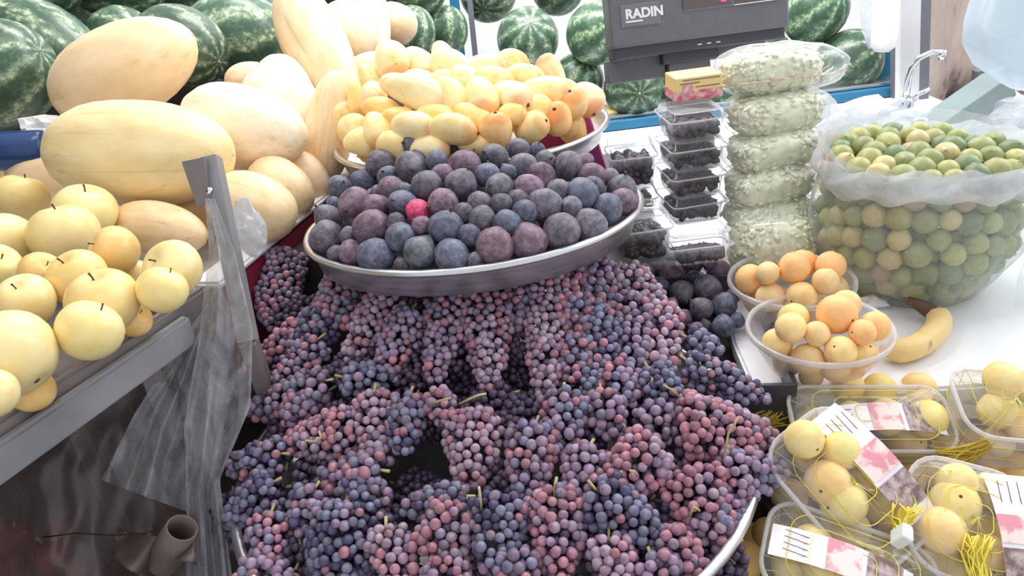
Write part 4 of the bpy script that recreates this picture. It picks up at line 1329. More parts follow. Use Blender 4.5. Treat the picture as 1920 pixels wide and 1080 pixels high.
def clear_box(c, w, l, h, lid_h, rot, label, group='clear boxes of dried dark fruit'):
    o = empty('clear_box', c, rot, label=label, cat='food box', group=group)
    r = 0.012
    v, f = loft([rr_profile(w * .84, l * .84, 0, r), rr_profile(w * .86, l * .86, 0.002, r), rr_profile(w * .94, l * .94, h, r), rr_profile(w * 1.02, l * 1.02, h, r), rr_profile(w * 1.02, l * 1.02, h + .0015, r)], True, False)
    put('tub', mesh('tub', v, f, M['rigid']), None, o)
    z = h + 0.002
    v, f = loft([rr_profile(w * 1.04, l * 1.04, z, r), rr_profile(w * 1.04, l * 1.04, z + .003, r), rr_profile(w * .96, l * .96, z + .004, r), rr_profile(w * .92, l * .92, z + lid_h, r), rr_profile(w * .84, l * .84, z + lid_h + .001, r), rr_profile(w * .80, l * .80, z + lid_h - .002, r)], False, True)
    put('lid', mesh('lid', v, f, M['rigid']), None, o)
    rim = [Vector(p) for p in rr_profile(w * 1.045, l * 1.045, z + .001, r)]
    v, f = tube(rim, 0.0011, 5, True); put('lid_rim', mesh('lid_rim', v, f, M['rim_frost']), None, o)
    parts = []
    for _ in range(230):
        p = np.array([random.uniform(-.42, .42) * w * .9, random.uniform(-.42, .42) * l * .9, random.uniform(.006, h - .004)])
        s = np.array([random.uniform(.006, .010) for _ in range(3)])
        lim = np.array([w * .43, l * .43, 0]) - [s[0], s[1], 0]; p[0] = np.clip(p[0], -lim[0], lim[0]); p[1] = np.clip(p[1], -lim[1], lim[1]); p[2] = min(max(p[2], s[2] + .001), h - s[2])
        jit = ICO1[0] * (1 + rng.normal(0, .12, (len(ICO1[0]), 1)))
        parts.append((jit * s + p, ICO1[1]))
    V, Fc = join_vf(parts)
    q = put('dried_fruit', mesh('dried_fruit', V, Fc, M['dried']), None, o); q['kind'] = 'stuff'
    return o


def at_col(px, py, d): return P(px, py, d)
DB = 1.23; k = DB / FPX
ys = [(265, 'topmost clear box of the tall column, under the yellow box'), (329, 'second clear box down in the tall column'), (387, 'third clear box down in the tall column'), (440, 'fourth clear box down in the tall column')]
zt = P(1302, 190, DB).z; zb = P(1302, 435, DB).z
base = P(1303, 312, DB)
hcol = (zt - zb)
for i in range(4):
    H = hcol / 4
    c = Vector((base.x, base.y + 0.03, zt - H * (i + 1)))
    clear_box(c, 104 * k, 0.10, H * 0.66, H * 0.26, rotz(3 + i), ys[i][1])
H = 0.055
clear_box(P(1308, 487, 1.16), 112 * 1.16 / FPX, 0.085, 0.022, 0.018, Matrix.Rotation(math.radians(-16), 3, 'X'), 'empty looking clear box tilted at foot of the tall column')
k2 = 1.20 / FPX
z1 = P(1188, 258, 1.26).z
cc = P(1188, 330, 1.26)
for i, lab in enumerate(['topmost clear box of the short column beside magenta board', 'second clear box down in the short column']):
    clear_box(Vector((cc.x, cc.y + .02, z1 - 0.073 * (i + 1))), 86 * 1.26 / FPX, 0.08, 0.05, 0.018, rotz(-2), lab)
cc = P(1203, 476, 1.165)
clear_box(cc, 96 * 1.165 / FPX, 0.08, 0.052, 0.02, rotz(4), 'clear box lowest in the short column, beside the fig plate rim')
o = put('clear_slab', box('clear_slab', 0.10, 0.09, 0.012, M['rigid'], 0.003), mx(cc + Vector((0.0, 0.03, -0.016)), rotz(2)))
tag(o, 'flat clear box lid under the lowest box of the short column', 'lid')

# ================================================================== bags of pale green seeds
def pillow(w, l, h, seed, nu=30, nv=20, point=0.0, e=3.2):
    vs = []
    v, f = [], []
    for j in range(nv + 1):
        ph = -PI / 2 + PI * j / nv
        for i in range(nu):
            th = 2 * PI * i / nu
            ce = abs(math.cos(th)) ** (2 / e) * (1 if math.cos(th) >= 0 else -1); se = abs(math.sin(th)) ** (2 / e) * (1 if math.sin(th) >= 0 else -1)
            cp = max(math.cos(ph), 0) ** 0.55; sp_ = math.sin(ph)
            x, y, z = cp * ce, cp * se, abs(sp_) ** 0.8 * (1 if sp_ > 0 else -1)
            x += point * max(0, ce) ** 3 * cp ** 4
            n = 1 + 0.07 * nz((x, y, z), 2.2, seed)
            v.append((x * w / 2 * n, y * l / 2 * n, z * h / 2 * n))
    for j in range(nv):
        for i in range(nu):
            q = (i + 1) % nu; f.append((j * nu + i, j * nu + q, (j + 1) * nu + q, (j + 1) * nu + i))
    return v, f


def seed_bag(c, w, l, h, rot, label, seed, point=0.0, zipline=False, n=420):
    o = empty('seed_bag', c, rot, label=label, cat='bag', group='stacked bags of pale green seeds')
    v, f = pillow(w, l, h, seed, point=0)
    V = np.array(v)
    parts = []
    for _ in range(n):
        p = V[rng.integers(len(V))] * random.uniform(0.89, 0.92); p = p + rng.normal(0, .0012, 3)
        if p[1] > l * 0.22: continue
        nn_ = Vector((p[0] / (w * w), p[1] / (l * l), p[2] / (h * h))).normalized()
        a = Matrix.Rotation(random.uniform(-.45, .45), 3, 'X') @ basis(nn_, (random.uniform(-1, 1), random.uniform(-1, 1), .3)) @ rotz(random.uniform(0, 360))
        s = random.uniform(.0055, .0085)
        q = (ICO1[0] * [s, s * .62, s * .28]) @ np.array(a).T
        parts.append((q + p, ICO1[1]))
    parts.append((V * .90, f))
    VV, FF = join_vf(parts)
    q = put('seeds', mesh('seeds', VV, FF, M['seed']), None, o); q['kind'] = 'stuff'
    v2, f2 = pillow(w * 1.03, l * 1.03, h * 1.04, seed, point=point)
    put('film', mesh('film', v2, f2, M['film']), None, o)
    if zipline:
        zl = [( -w * .42 + (w * (.98 + point * .42)) * t / 12, -l * .50 * (1 - 0.9 * max(0, (t - 8) / 4) ** 2), -h * .06) for t in range(13)]
        v3, f3 = tube(zl, .0011, 5); put('zip_line', mesh('zip_line', v3, f3, M['label_pink']), None, o)
    else:
        # folded end of the bag
        v3, f3 = grid_sheet(lambda u, t: (w * (.44 + .10 * t) + .003 * math.sin(9 * u), l * (-.42 + .8 * u), h * (.32 - .5 * t * (0.5 + u)) + .004 * math.sin(12 * u + 4 * t)), 12, 6)
        put('folded_end', mesh('folded_end', v3, f3, M['film_milky']), None, o)
    return o


tilt = lambda a, b=0: Matrix.Rotation(math.radians(b), 3, 'Z') @ Matrix.Rotation(math.radians(-a), 3, 'Y')
KB = 1.24 / FPX
for i, (x, y, w, h, t, lab, pt_, zl) in enumerate([
    (1445, 130, 196, 86, -1, 'topmost seed bag with a red zip line and pointed end', 0.42, True),
    (1452, 210, 184, 80, 3, 'second seed bag down the stack', 0.05, False),
    (1445, 277, 172, 76, 5, 'third seed bag down the stack', 0.05, False),
    (1438, 342, 170, 76, 5, 'fourth seed bag down the stack', 0.05, False),
    (1440, 398, 172, 66, 2, 'fifth seed bag, just above the wrinkled bottom bag', 0.0, False)]):
    seed_bag(P(x, y, 1.26), w * KB, 0.12, h * KB, tilt(t, 2), lab, i + 1, pt_, zl)
seed_bag(P(1452, 464, 1.22), 178 * 1.22 / FPX, 0.12, 135 * 1.22 / FPX, tilt(0), 'large wrinkled seed bag standing at bottom of the stack', 9, 0.1, False, 640)

# ================================================================== bag of limes
LB = on_z(1762, 588, TZ); LBD = proj(LB)[2]
LR = 0.147
LC = Vector((LB.x + 0.01, LB.y + LR * 0.78, TZ))
LH = 0.205
def lime_rad(t):
    """bag radius against height 0..1"""
    return LR * (0.66 + 0.34 * math.sin(min(1, t / 0.5) * PI / 2)) if t < 0.5 else LR * (1.0 - 0.10 * (t - 0.5) * 2)
def in_bag(p, r):
    p[:, 2] = np.clip(p[:, 2], TZ + 0.003 + r, None)
    d = p[:, :2] - np.array([LC.x, LC.y]); L = np.linalg.norm(d, axis=1) + 1e-9
    topz = TZ + LH * (1.0 + 0.05 * np.cos(L / LR * 1.5)) - 0.006
    p[:, 2] = np.minimum(p[:, 2], topz)
    lim = np.array([lime_rad(min(1, (z - TZ) / LH)) for z in p[:, 2]]) - r - 0.003
    p[:, :2] = np.array([LC.x, LC.y]) + d * np.where(L > lim, lim / L, 1.0)[:, None]
    return p
cand = []
viewdir = Vector((CAM.x - LC.x, CAM.y - LC.y, 0)).normalized()
# a shell two limes thick on the near side and the heaped top
for _ in range(330):
    if random.random() < 0.64:
        t = random.random(); a = math.atan2(viewdir.y, viewdir.x) + random.uniform(-1.75, 1.75)
        R_ = lime_rad(t) - 0.018 - (0.03 if random.random() < 0.3 else 0) - random.random() * 0.006
        cand.append((LC.x + R_ * math.cos(a), LC.y + R_ * math.sin(a), TZ + 0.02 + t * (LH - 0.03)))
    else:
        a = random.uniform(0, 2 * PI); q = LR * 0.85 * math.sqrt(random.random())
        cand.append((LC.x + q * math.cos(a), LC.y + q * math.sin(a), TZ + LH - 0.005 - random.random() * 0.03))
cand = cand[:255]
rs = [random.uniform(0.0155, 0.0198) for _ in cand]
ps = relax(cand, rs, 60, 0.97, None, in_bag)
v, f = lathe([(0, -1.08), (0.10, -1.04), (0.5, -0.86), (0.87, -0.48), (1.0, 0), (0.87, 0.48), (0.5, 0.86), (0.12, 1.03), (0, 1.1)], 18)
LIM = mesh('lime', v, f, M['lime'])
v, f = lathe([(0, 1.05), (0.10, 1.03), (0.07, 1.13), (0, 1.14)], 7); LIM_TIP = mesh('stem_scar', v, f, M['scar_pale'])
lc = [((0.33, 0.36, 0.16), 'dull green lime'), ((0.22, 0.28, 0.15), 'dark green lime'), ((0.44, 0.44, 0.19), 'yellow green lime'), ((0.60, 0.50, 0.26), 'yellowed lime'), ((0.46, 0.33, 0.25), 'brownish pink lime')]
objs, dsc = [], []
for p, r in zip(ps, rs):
    q = random.random(); c, wd = lc[0] if q < .38 else lc[1] if q < .58 else lc[2] if q < .84 else lc[3] if q < .975 else lc[4]
    b = random.uniform(.9, 1.15)
    o = put('lime', LIM, mx(p, basis(axis(random.uniform(0, 360), random.uniform(-70, 70))), (r, r, r)), color=(c[0] * b, c[1] * b, c[2] * b))
    tag(o, None, 'lime', 'limes in the big clear bag'); put('stem_scar', LIM_TIP, None, o)
    objs.append(o); dsc.append(wd)
row_labels(objs, ps, dsc, 12, 'bag bottom')
lb = empty('lime_bag', (LC.x, LC.y, TZ), label='big open clear plastic bag full of limes on the white table', cat='bag')
prof = [(0, 0.001), (LR * .5, 0.001)] + [(lime_rad(t) + 0.002, 0.002 + t * LH) for t in [i / 16 for i in range(17)]] + [(LR * .93, LH * 1.03), (LR * .96, LH * 1.10)]
def wr(x, y, z):
    a = math.atan2(y, x); r = math.hypot(x, y); t = z / LH
    n = 0.0035 * math.sin(11 * a + 5 * nz((a, t, 0), 2, 3)) + 0.006 * nz((math.cos(a) * 2, math.sin(a) * 2, t * 3), 1.6, 8)
    sag = -0.03 * max(0, t - .8) / .3 * (math.cos(a + PI / 2))
    return (x * (1 + n / max(r, .02)), y * (1 + n / max(r, .02)), z + sag * 0.3)
v, f = lathe(prof, 80, wr)
put('film', mesh('film', v, f, M['film_lime']), None, lb)
# rolled mouth
ring = []
for i in range(72):
    a = 2 * PI * i / 72
    ring.append((LR * 0.955 * math.cos(a), LR * 0.955 * math.sin(a), LH * 1.0 + 0.008 * math.sin(3 * a + 1) + (0.010 if math.sin(a) > 0 else -0.004)))
def mouth(u, t):
    a = 2 * PI * u
    rr_ = LR * (0.93 + 0.07 * math.sin(t * PI) + 0.03 * t) + 0.004 * math.sin(9 * a + 3 * t)
    z = LH * (1.05 - 0.20 * t) + 0.007 * math.sin(3 * a + 1) + 0.004 * math.sin(14 * a + 6 * t)
    return Vector((rr_ * math.cos(a), rr_ * math.sin(a), z))
v, f = grid_sheet(mouth, 90, 9)
put('rolled_mouth', mesh('rolled_mouth', v, f, M['film_milky']), None, lb)
# slack side of the bag that falls to the side
def slack(u, t):
    a = math.radians(-62 + 78 * u)
    R_ = LR * (1.02 + 0.30 * t * (0.4 + 0.6 * u)) + .006 * math.sin(16 * u + 5 * t)
    return Vector((R_ * math.cos(a), R_ * math.sin(a), LH * (1.0 - 0.95 * t) + .006 * math.sin(9 * t + 7 * u)))
v, f = grid_sheet(slack, 40, 30); put('slack_side', mesh('slack_side', v, f, M['film_lime']), None, lb)

# ================================================================== bowls of apricots
def apricot_mesh():
    pr = [(0, -0.97)] + [(math.sin(PI * i / 12), -math.cos(PI * i / 12) * (0.97 if i < 9 else 0.95)) for i in range(1, 12)] + [(0, 0.86)]
    def fn(x, y, z):
        a = math.atan2(y, x); c = 0.07 * math.exp(-(a / 0.16) ** 2) * max(0, math.hypot(x, y))
        return (x * (1 - c), y * (1 - c), z)
    v, f = lathe(pr, 22, fn); return mesh('apricot', v, f, M['apricot'])
APR = apricot_mesh()
v, f = lathe([(0, 0.84), (0.09, 0.85), (0.06, 0.90), (0, 0.905)], 7); APR_S = mesh('stem_scar', v, f, M['scar'])


def bowl_of(c, R, h, pts, label, group, desc, rows):
    o = empty('clear_bowl', c, label=label, cat='bowl')
    v, f = lathe([(0, 0.0), (R * .55, 0.0), (R * .68, h * .12), (R * .86, h * .55), (R * .97, h)], 48)
    put('basin', mesh('basin', v, f, M['rigid_frost']), None, o)
    v, f = lathe([(R * .965, h - .002), (R * .99, h + .003), (R * 1.03, h + .002), (R * 1.035, h - .004), (R * 1.01, h - .003)], 48)
    put('rim', mesh('rim', v, f, M['rim_frost']), None, o)
    P_, r_, C_ = [], [], []
    for x, y, r, col in pts:
        def hh(X, Y, R=R, c=c, h=h):
            q = math.hypot(X - c.x, Y - c.y) / R
            return c.z + h + (0.028 * (1 - q * q) if q < 1 else -h)
        p = hit(x, y, hh, 0.7, 1.3)
        v_ = Vector((p.x - c.x, p.y - c.y, 0)); rad = r * 1.12 * proj(p)[2] / FPX
        lim = R * 0.98 - rad
        if v_.length > lim: v_ *= lim / v_.length; p = Vector((c.x + v_.x, c.y + v_.y, min(p.z, c.z + h)))
        if col >= 10: p.z = c.z + rad + 0.012; col -= 10
        P_.append(p); r_.append(rad); C_.append(col)
    def keep(p, r):
        d = p[:, :2] - np.array([c.x, c.y]); L = np.linalg.norm(d, axis=1) + 1e-9
        lim = R * (.62 + .36 * np.clip((p[:, 2] - c.z) / h, 0, 1)) - r * .98
        p[:, :2] = np.array([c.x, c.y]) + d * np.where(L > lim, lim / L, 1.0)[:, None]
        p[:, 2] = np.maximum(p[:, 2], c.z + r + .002); return p
    P_ = relax(P_, r_, 30, 0.96, None, keep)
    cs = [((1, 1, 1), 'golden apricot'), ((1.05, .86, .74), 'orange apricot'), ((.96, 1.02, .82), 'greenish yellow apricot'), ((1.05, 1.06, .95), 'pale yellow apricot'), ((.72, .56, .52), 'brownish shaded apricot')]
    ob = []
    for p, r, q in zip(P_, r_, C_):
        a = put('apricot', APR, mx(p, basis(axis(random.uniform(0, 360), random.uniform(-60, 60))), (r, r, r)), color=cs[q][0])
        tag(a, None, 'apricot', group); put('stem_scar', APR_S, None, a); ob.append(a)
    row_labels(ob, P_, [cs[q][1] + ' in ' + desc for q in C_], rows, 'bowl foot')
    return o


B2 = on_z(1556, 726, TZ) + Vector((0, 0.045, 0)); B2.z = TZ + .001
bowl_of(B2, 0.088, 0.062, [(1458, 640, 26, 3), (1488, 605, 26, 2), (1512, 636, 26, 3), (1562, 612, 34, 1), (1572, 590, 26, 0), (1592, 628, 22, 1), (1634, 622, 26, 1), (1625, 652, 27, 3),
                           (1570, 664, 27, 3), (1524, 678, 28, 0), (1474, 684, 26, 14), (1580, 700, 25, 10), (1622, 690, 24, 11), (1535, 620, 22, 0), (1535, 706, 22, 12)],
        'nearer clear plastic bowl heaped with apricots', 'apricots in the nearer bowl', 'nearer bowl', 4)
B1 = on_z(1504, 616, TZ) + Vector((0.0, 0.05, 0)); B1.z = TZ + .001
bowl_of(B1, 0.088, 0.055, [(1414, 538, 26, 1), (1452, 540, 20, 0), (1467, 556, 26, 0), (1500, 523, 27, 1), (1504, 506, 24, 1), (1550, 520, 25, 1), (1572, 550, 29, 0), (1525, 560, 29, 3), (1480, 574, 26, 3),
                           (1420, 578, 26, 3), (1530, 540, 22, 0), (1445, 590, 22, 12)],
        'clear plastic bowl of apricots behind, touching the wrinkled seed bag', 'apricots in the bowl behind', 'rear bowl', 3)

# ================================================================== banana and paper scrap
pts_ = [(1650, 652), (1675, 660), (1705, 656), (1738, 640), (1758, 618), (1764, 598), (1752, 588)]
bp = [on_z(x, y, TZ + 0.017) for x, y in pts_]
fine = []
for i in range(len(bp) - 1):
    for t in (0, .33, .66): fine.append(bp[i].lerp(bp[i + 1], t))
fine.append(bp[-1])
for _ in range(3): fine = [fine[0]] + [(fine[i - 1] + fine[i] * 2 + fine[i + 1]) / 4 for i in range(1, len(fine) - 1)] + [fine[-1]]
n = len(fine)
rad = [0.0165 * min(1, (i + 1.2) / 5, (n - i + 1.5) / 4.5) for i in range(n)]
bn = empty('banana', fine[n // 2], label='spotted old banana curving round the nearer apricot bowl', cat='banana')
iv = bn.matrix_basis.inverted()
v, f = tube(fine, rad, 5 + 5); put('peel', mesh('peel', v, f, M['banana']), iv, bn)
tip = [fine[-2], fine[-1] + Vector((-.006, .004, .004)), fine[-1] + Vector((-.02, .012, .012)), fine[-1] + Vector((-.03, .02, .015))]
v, f = tube(tip, [0.0105, 0.011, 0.008, 0.006], 8); put('browned_end', mesh('browned_end', v, f, M['banana_dark']), iv, bn)
p = on_z(1640, 566, TZ + .008)
tag(crumple('paper_scrap', p, None, 0.020, 0.016, 0.009, M['tissue'], 5, 0.6, ICO2), 'crumpled white paper scrap between rear apricot bowl and limes', 'paper')

def strands(L, w0, w1, n, seed, r=.0009):
    rnd = random.Random(seed); parts = []
    for i in range(n):
        a = 2 * PI * rnd.random(); q = math.sqrt(rnd.random())
        pts = []
        for t in (0, .3, .6, .85, 1):
            w = w0 + (w1 - w0) * t ** .7
            b = a + .8 * math.sin(3 * t + i)
            pts.append((w * q * math.cos(b) + rnd.uniform(-.0012, .0012), w * q * math.sin(b) * .6 + rnd.uniform(-.0012, .0012), L * t))
        parts.append(tube(pts, r, 4))
    return join_vf(parts)


# ================================================================== packs of yellow fruit in clear tubs with netting
YF = APR
def net_pack(c, w, l, h, rot, fruits, label, n_, desc, label_kind=None, tail=None, net=True):
    """an upturned clear tub; fruits: local positions (x, y, z, r)"""
    o = empty('fruit_pack', c, rot, label=label, cat='fruit pack', group='netted clear packs of yellow fruit')
    rings = []
    for t, s in ((0, .80), (.05, .84), (.85, .97), (.9, 1.0), (1.0, 1.0)):
        rings.append(rr_profile(w * s, l * s, h * t, min(w, l) * .30 * s, 7))
    v, f = loft(rings, True, False); put('tub', mesh('tub', v, f, M['rigid_frost']), None, o)
    v, f = tube(rings[-1], .0026, 6, True); put('rim', mesh('rim', v, f, M['rim_frost']), None, o)
    r0 = rings[-1]; nn = len(r0)
    def lid(u, t):
        a = u * nn; i = int(a) % nn; q = Vector(r0[i]).lerp(Vector(r0[(i + 1) % nn]), a - int(a))
        k_ = 1 - t
        return Vector((q.x * k_, q.y * k_, h + 0.014 * math.sin(t * PI / 2) + .0015 * math.sin(17 * u + 9 * t)))
    v, f = grid_sheet(lid, 57, 8); put('stretched_film', mesh('stretched_film', v, f, M['film']), None, o)
    if net:
        parts = []
        for i in range(0, nn, 2):
            q = Vector(r0[i]); q0 = Vector(rings[0][i])
            parts.append(tube([q0, Vector(rings[2][i]) * 1.01, q * 1.01 + Vector((0, 0, .002)), q * .5 + Vector((0, 0, .016)), Vector((0, 0, h + .016)) * 1], .0005, 3))
        for s, z in ((1.01, h * .35), (1.01, h * .7)):
            parts.append(tube([(x * (.86 + .14 * z / h), y * (.86 + .14 * z / h), z) for x, y, _ in r0], .0005, 3, True))
        for s in (.75, .5, .25):
            parts.append(tube([(x * s, y * s, h + .016 - .010 * s * s) for x, y, _ in r0], .0005, 3, True))
        V, Fc = join_vf(parts); q = put('net', mesh('net', V, Fc, M['yellow_net']), None, o); q['kind'] = 'stuff'
    for _ in range(400):
        if len(fruits) >= 13: break
        rr2 = .0225; x = random.uniform(-w / 2, w / 2) * .8; y = random.uniform(-l / 2, l / 2) * .8; z = random.uniform(rr2 + .003, h * .8)
        if abs(x) > w * .42 - rr2 or abs(y) > l * .42 - rr2: continue
        if all((Vector((x, y, z)) - Vector(q_[:3])).length > (rr2 + q_[3]) * .88 for q_ in fruits): fruits.append((x, y, z, rr2, len(fruits)))
    if label_kind:
        lx, ly, lw, ll, la = label_kind
        lb_ = empty('label_card', (0, 0, 0)); lb_.parent = o; lb_.matrix_basis = mx((lx, ly, h + .0165), rotz(la))
        del_ = lambda nm, x0, x1, m_, dz: put(nm, mesh(nm, *grid_sheet(lambda u, t: Vector((x0 + (x1 - x0) * u, (t - .5) * ll, dz - 8.0 * ((x0 + (x1 - x0) * u) ** 2) * .35)), 8, 4), m_), None, lb_)
        del_('paper', -lw / 2, lw / 2, M['label_white'], 0)
        del_('picture', lw * .16, lw * .42, M['label_photo'], .0008)
        del_('printed_band', -lw * .12, lw * .12, M['label_pink'], .0008)
        for q in range(4):
            put('print_line', box('print_line', lw * .2, .0008, .0005, M['label_line'], loc=(-lw * .32, (q - 1.5) * ll * .2, .001 - lw * lw * .25)), None, lb_)
    if tail:
        tx, ty, tz, dx, dy, dz = tail
        a = Vector((tx, ty, tz)); d = Vector((dx, dy, dz)); L = d.length
        prof_ = [(.020, 0), (.016, L * .3), (.010, L * .6), (.006, L * .8), (.0045, L * .86), (.0045, L)]
        v, f = lathe(prof_, 24, lambda x, y, z: (x * (1 + .22 * math.cos(8 * math.atan2(y, x) + 30 * z)), y * .6 * (1 + .22 * math.cos(8 * math.atan2(y, x) + 30 * z)), z))
        put('net_tail', mesh('net_tail', np.array(v) * [.7, .7, 1], f, M['net_tail']), mx(a, basis(d)), o)
        v, f = strands(L, .028, .004, 40, n_); q = put('net_strands', mesh('net_strands', v, f, M['yellow_net']), mx(a, basis(d)), o); q['kind'] = 'stuff'
        put('clip', box('clip', .022, .012, .020, M['white_clip'], .003, 2, loc=(0, 0, -.002)), mx(a + d * .84, basis(d)), o)
    iw = o.matrix_basis
    ob, pp = [], []
    for x, y, z, r, q in fruits:
        p = iw @ Vector((x, y, z)); cs = [(.96, 1.08, .95), (.93, 1.05, .82), (.98, .98, .88), (.88, 1.02, .84)]
        a = put('yellow_plum', YF, mx(p, basis(axis(random.uniform(0, 360), random.uniform(-70, 70))), (r, r, r)), color=cs[q % 4])
        tag(a, None, 'plum', 'yellow plums in the netted packs'); put('stem_scar', APR_S, None, a); ob.append(a); pp.append(p)
    order = sorted(range(len(ob)), key=lambda i: proj(pp[i])[0])
    row_labels(ob, pp, ['yellow plum in ' + desc] * len(ob), 2 if len(ob) > 5 else 1, 'its front')
    return o


def local_fruits(o_m, pix, d0=None):
    """picture positions (x, y, r, depth) -> local positions"""
    iv_ = o_m.inverted(); out = []
    for i, (x, y, r, d) in enumerate(pix):
        q = iv_ @ P(x, y, d + .016); out.append((q.x, q.y, q.z, r * d / FPX, i))
    return out


def pack(cx, cy, d, w, l, h, ang, tl, pix, *a, **k):
    """d: depth of the rim centre; the opening looks along an axis between up and the viewer"""
    up = (UU * math.cos(math.radians(tl)) - FW * math.sin(math.radians(tl))).normalized()
    x_ = axis(ang); x_ = (x_ - up * x_.dot(up)).normalized(); y_ = up.cross(x_)
    rot = Matrix(((x_.x, y_.x, up.x), (x_.y, y_.y, up.y), (x_.z, y_.z, up.z)))
    c = P(cx, cy, d) - up * h
    m = mx(c, rot)
    return net_pack(c, w, l, h, rot, local_fruits(m, pix), *a, **k)


pack(1634, 784, .90, .192, .085, .06, 0, 55, [(1588, 725, 32, .93), (1648, 730, 32, .93), (1722, 730, 34, .93), (1596, 782, 32, .90), (1662, 782, 36, .895), (1738, 786, 38, .89), (1700, 828, 36, .92), (1520, 790, 30, .92)],
     'upright clear pack of yellow plums against the table edge', 1, 'pack against table edge', (0.01, -.005, .15, .035, 0), None)
pack(1594, 912, .80, .165, .115, .07, -58, 62, [(1508, 824, 38, .80), (1575, 845, 38, .80), (1552, 905, 44, .79), (1580, 940, 46, .785), (1585, 990, 46, .81), (1640, 890, 38, .82), (1570, 800, 34, .83), (1650, 950, 36, .83)],
     'slanted clear pack of yellow plums with yellow net tail, in the middle', 2, 'middle slanted pack', (-.005, .035, .14, .04, 0), (0.05, .02, .075, .012, -.02, .01))
pack(1818, 978, .78, .125, .125, .07, -18, 60, [(1795, 905, 38, .79), (1790, 945, 46, .78), (1765, 995, 46, .765), (1860, 920, 36, .80), (1770, 1060, 42, .80), (1850, 1000, 36, .80)],
     'clear pack of yellow plums with white clip in lower corner', 3, 'corner pack', (.045, 0, .12, .05, -80), (0.0, -.02, .078, .005, -.055, .004))
pack(1592, 1066, .76, .17, .10, .06, -28, 50, [(1520, 1020, 38, .77), (1540, 1060, 40, .76), (1600, 1085, 40, .75), (1480, 1060, 34, .78), (1640, 1060, 34, .79)],
     'clear pack of yellow plums with lined label at bottom edge', 4, 'bottom pack', (-.01, 0.0, .14, .035, 0), None)
pack(1895, 760, .88, .12, .10, .07, -10, 45, [(1880, 712, 36, .88), (1870, 770, 36, .88), (1925, 800, 38, .87), (1930, 730, 36, .9), (1870, 830, 30, .9)],
     'clear pack of yellow plums cut by the right edge', 5, 'pack at right edge', None, None)
# loose ones in the shade, and nets
lo = [(1395, 1050, 36, .86), (1440, 1000, 30, .90), (1780, 850, 34, .93), (1830, 830, 30, .95), (1700, 900, 34, .93), (1480, 930, 34, .92), (1650, 1040, 34, .88), (1850, 860, 30, .93), (1740, 880, 30, .95), (1410, 1010, 30, .92),
      (1450, 900, 30, .95), (1900, 880, 34, .92), (1680, 1000, 32, .88), (1500, 1000, 32, .88)]
ob, pp = [], []
for x, y, r, d in lo:
    p = P(x, y, d)
    a = put('yellow_plum', YF, mx(p, basis(axis(random.uniform(0, 360), 20)), (r * d / FPX,) * 3), color=(.9, .84, .62))
    tag(a, None, 'plum', 'loose yellow plums beneath the packs'); put('stem_scar', APR_S, None, a); ob.append(a); pp.append(p)
row_labels(ob, pp, ['loose shaded yellow plum'] * len(ob), 3, 'crate bottom')
# crate that holds the packs
cr = empty('plum_crate', P(1680, 960, 1.0), label='brown crate beneath the netted packs of yellow plums', cat='crate')
iv = cr.matrix_basis.inverted()
put('crate_floor', box('crate_floor', .62, .42, .01, M['cardboard']), iv @ mx((0.62, .60, .64), rotz(4)), cr)
put('crate_side', box('crate_side', .01, .42, .10, M['cardboard']), iv @ mx((0.30, .58, .64), rotz(4)), cr)
put('crate_side', box('crate_side', .62, .01, .12, M['cardboard']), iv @ mx((0.62, .815, .64), rotz(4)), cr)
for i, (x, y, d, an, L, lab) in enumerate([(1470, 770, .94, 200, .05, 'yellow net bunch between grapes and the upright pack'), (1775, 872, .87, 35, .04, 'yellow net bunch behind the corner pack'), (1900, 1020, .80, -20, .05, 'yellow striped net bunch at lower right corner')]):
    v, f = strands(L * 1.3, .022, .006, 70, i + 20)
    o = put('net_bunch', mesh('net_bunch', v, f, M['net_tail']), mx(P(x, y, d), basis(axis(an, 15)))); tag(o, lab, 'net', 'gathered yellow nets')

# ================================================================== behind the table at the right
v, f = tube([Vector((0, 0, 0)), (0, 0, .09), (.004, -.002, .13), (.02, -.008, .162), (.05, -.02, .178), (.078, -.03, .178)], [.011, .010, .0095, .009, .0085, .008], 12)
FB = on_z(1692, 222, 0.97); 
FB = P(1694, 216, 1.72)
FB = on_z(1694, 216, TZ) + Vector((0, 0, .01))
fa = empty('tap', FB, label='curved chrome tap behind the crumpled bags', cat='tap')
put('spout', mesh('spout', v, f, M['chrome']), mx((0, 0, 0), None, (0.82, 0.82, 0.82)), fa)
v, f = lathe([(0, -.01), (.022, -.01), (.024, .0), (.020, .03), (.014, .036), (0, .036)], 20); put('base', mesh('base', v, f, M['chrome']), None, fa)
v, f = tube([(.012, 0, .02), (.028, -.006, .042), (.052, -.01, .052)], [.007, .006, .008], 8); put('lever', mesh('lever', v, f, M['chrome']), None, fa)
v, f = lathe([(0, -.012), (.0095, -.012), (.0095, .010), (0, .010)], 12); put('nozzle', mesh('nozzle', v, f, M['chrome']), mx((.0635, -.024, .140), None), fa)

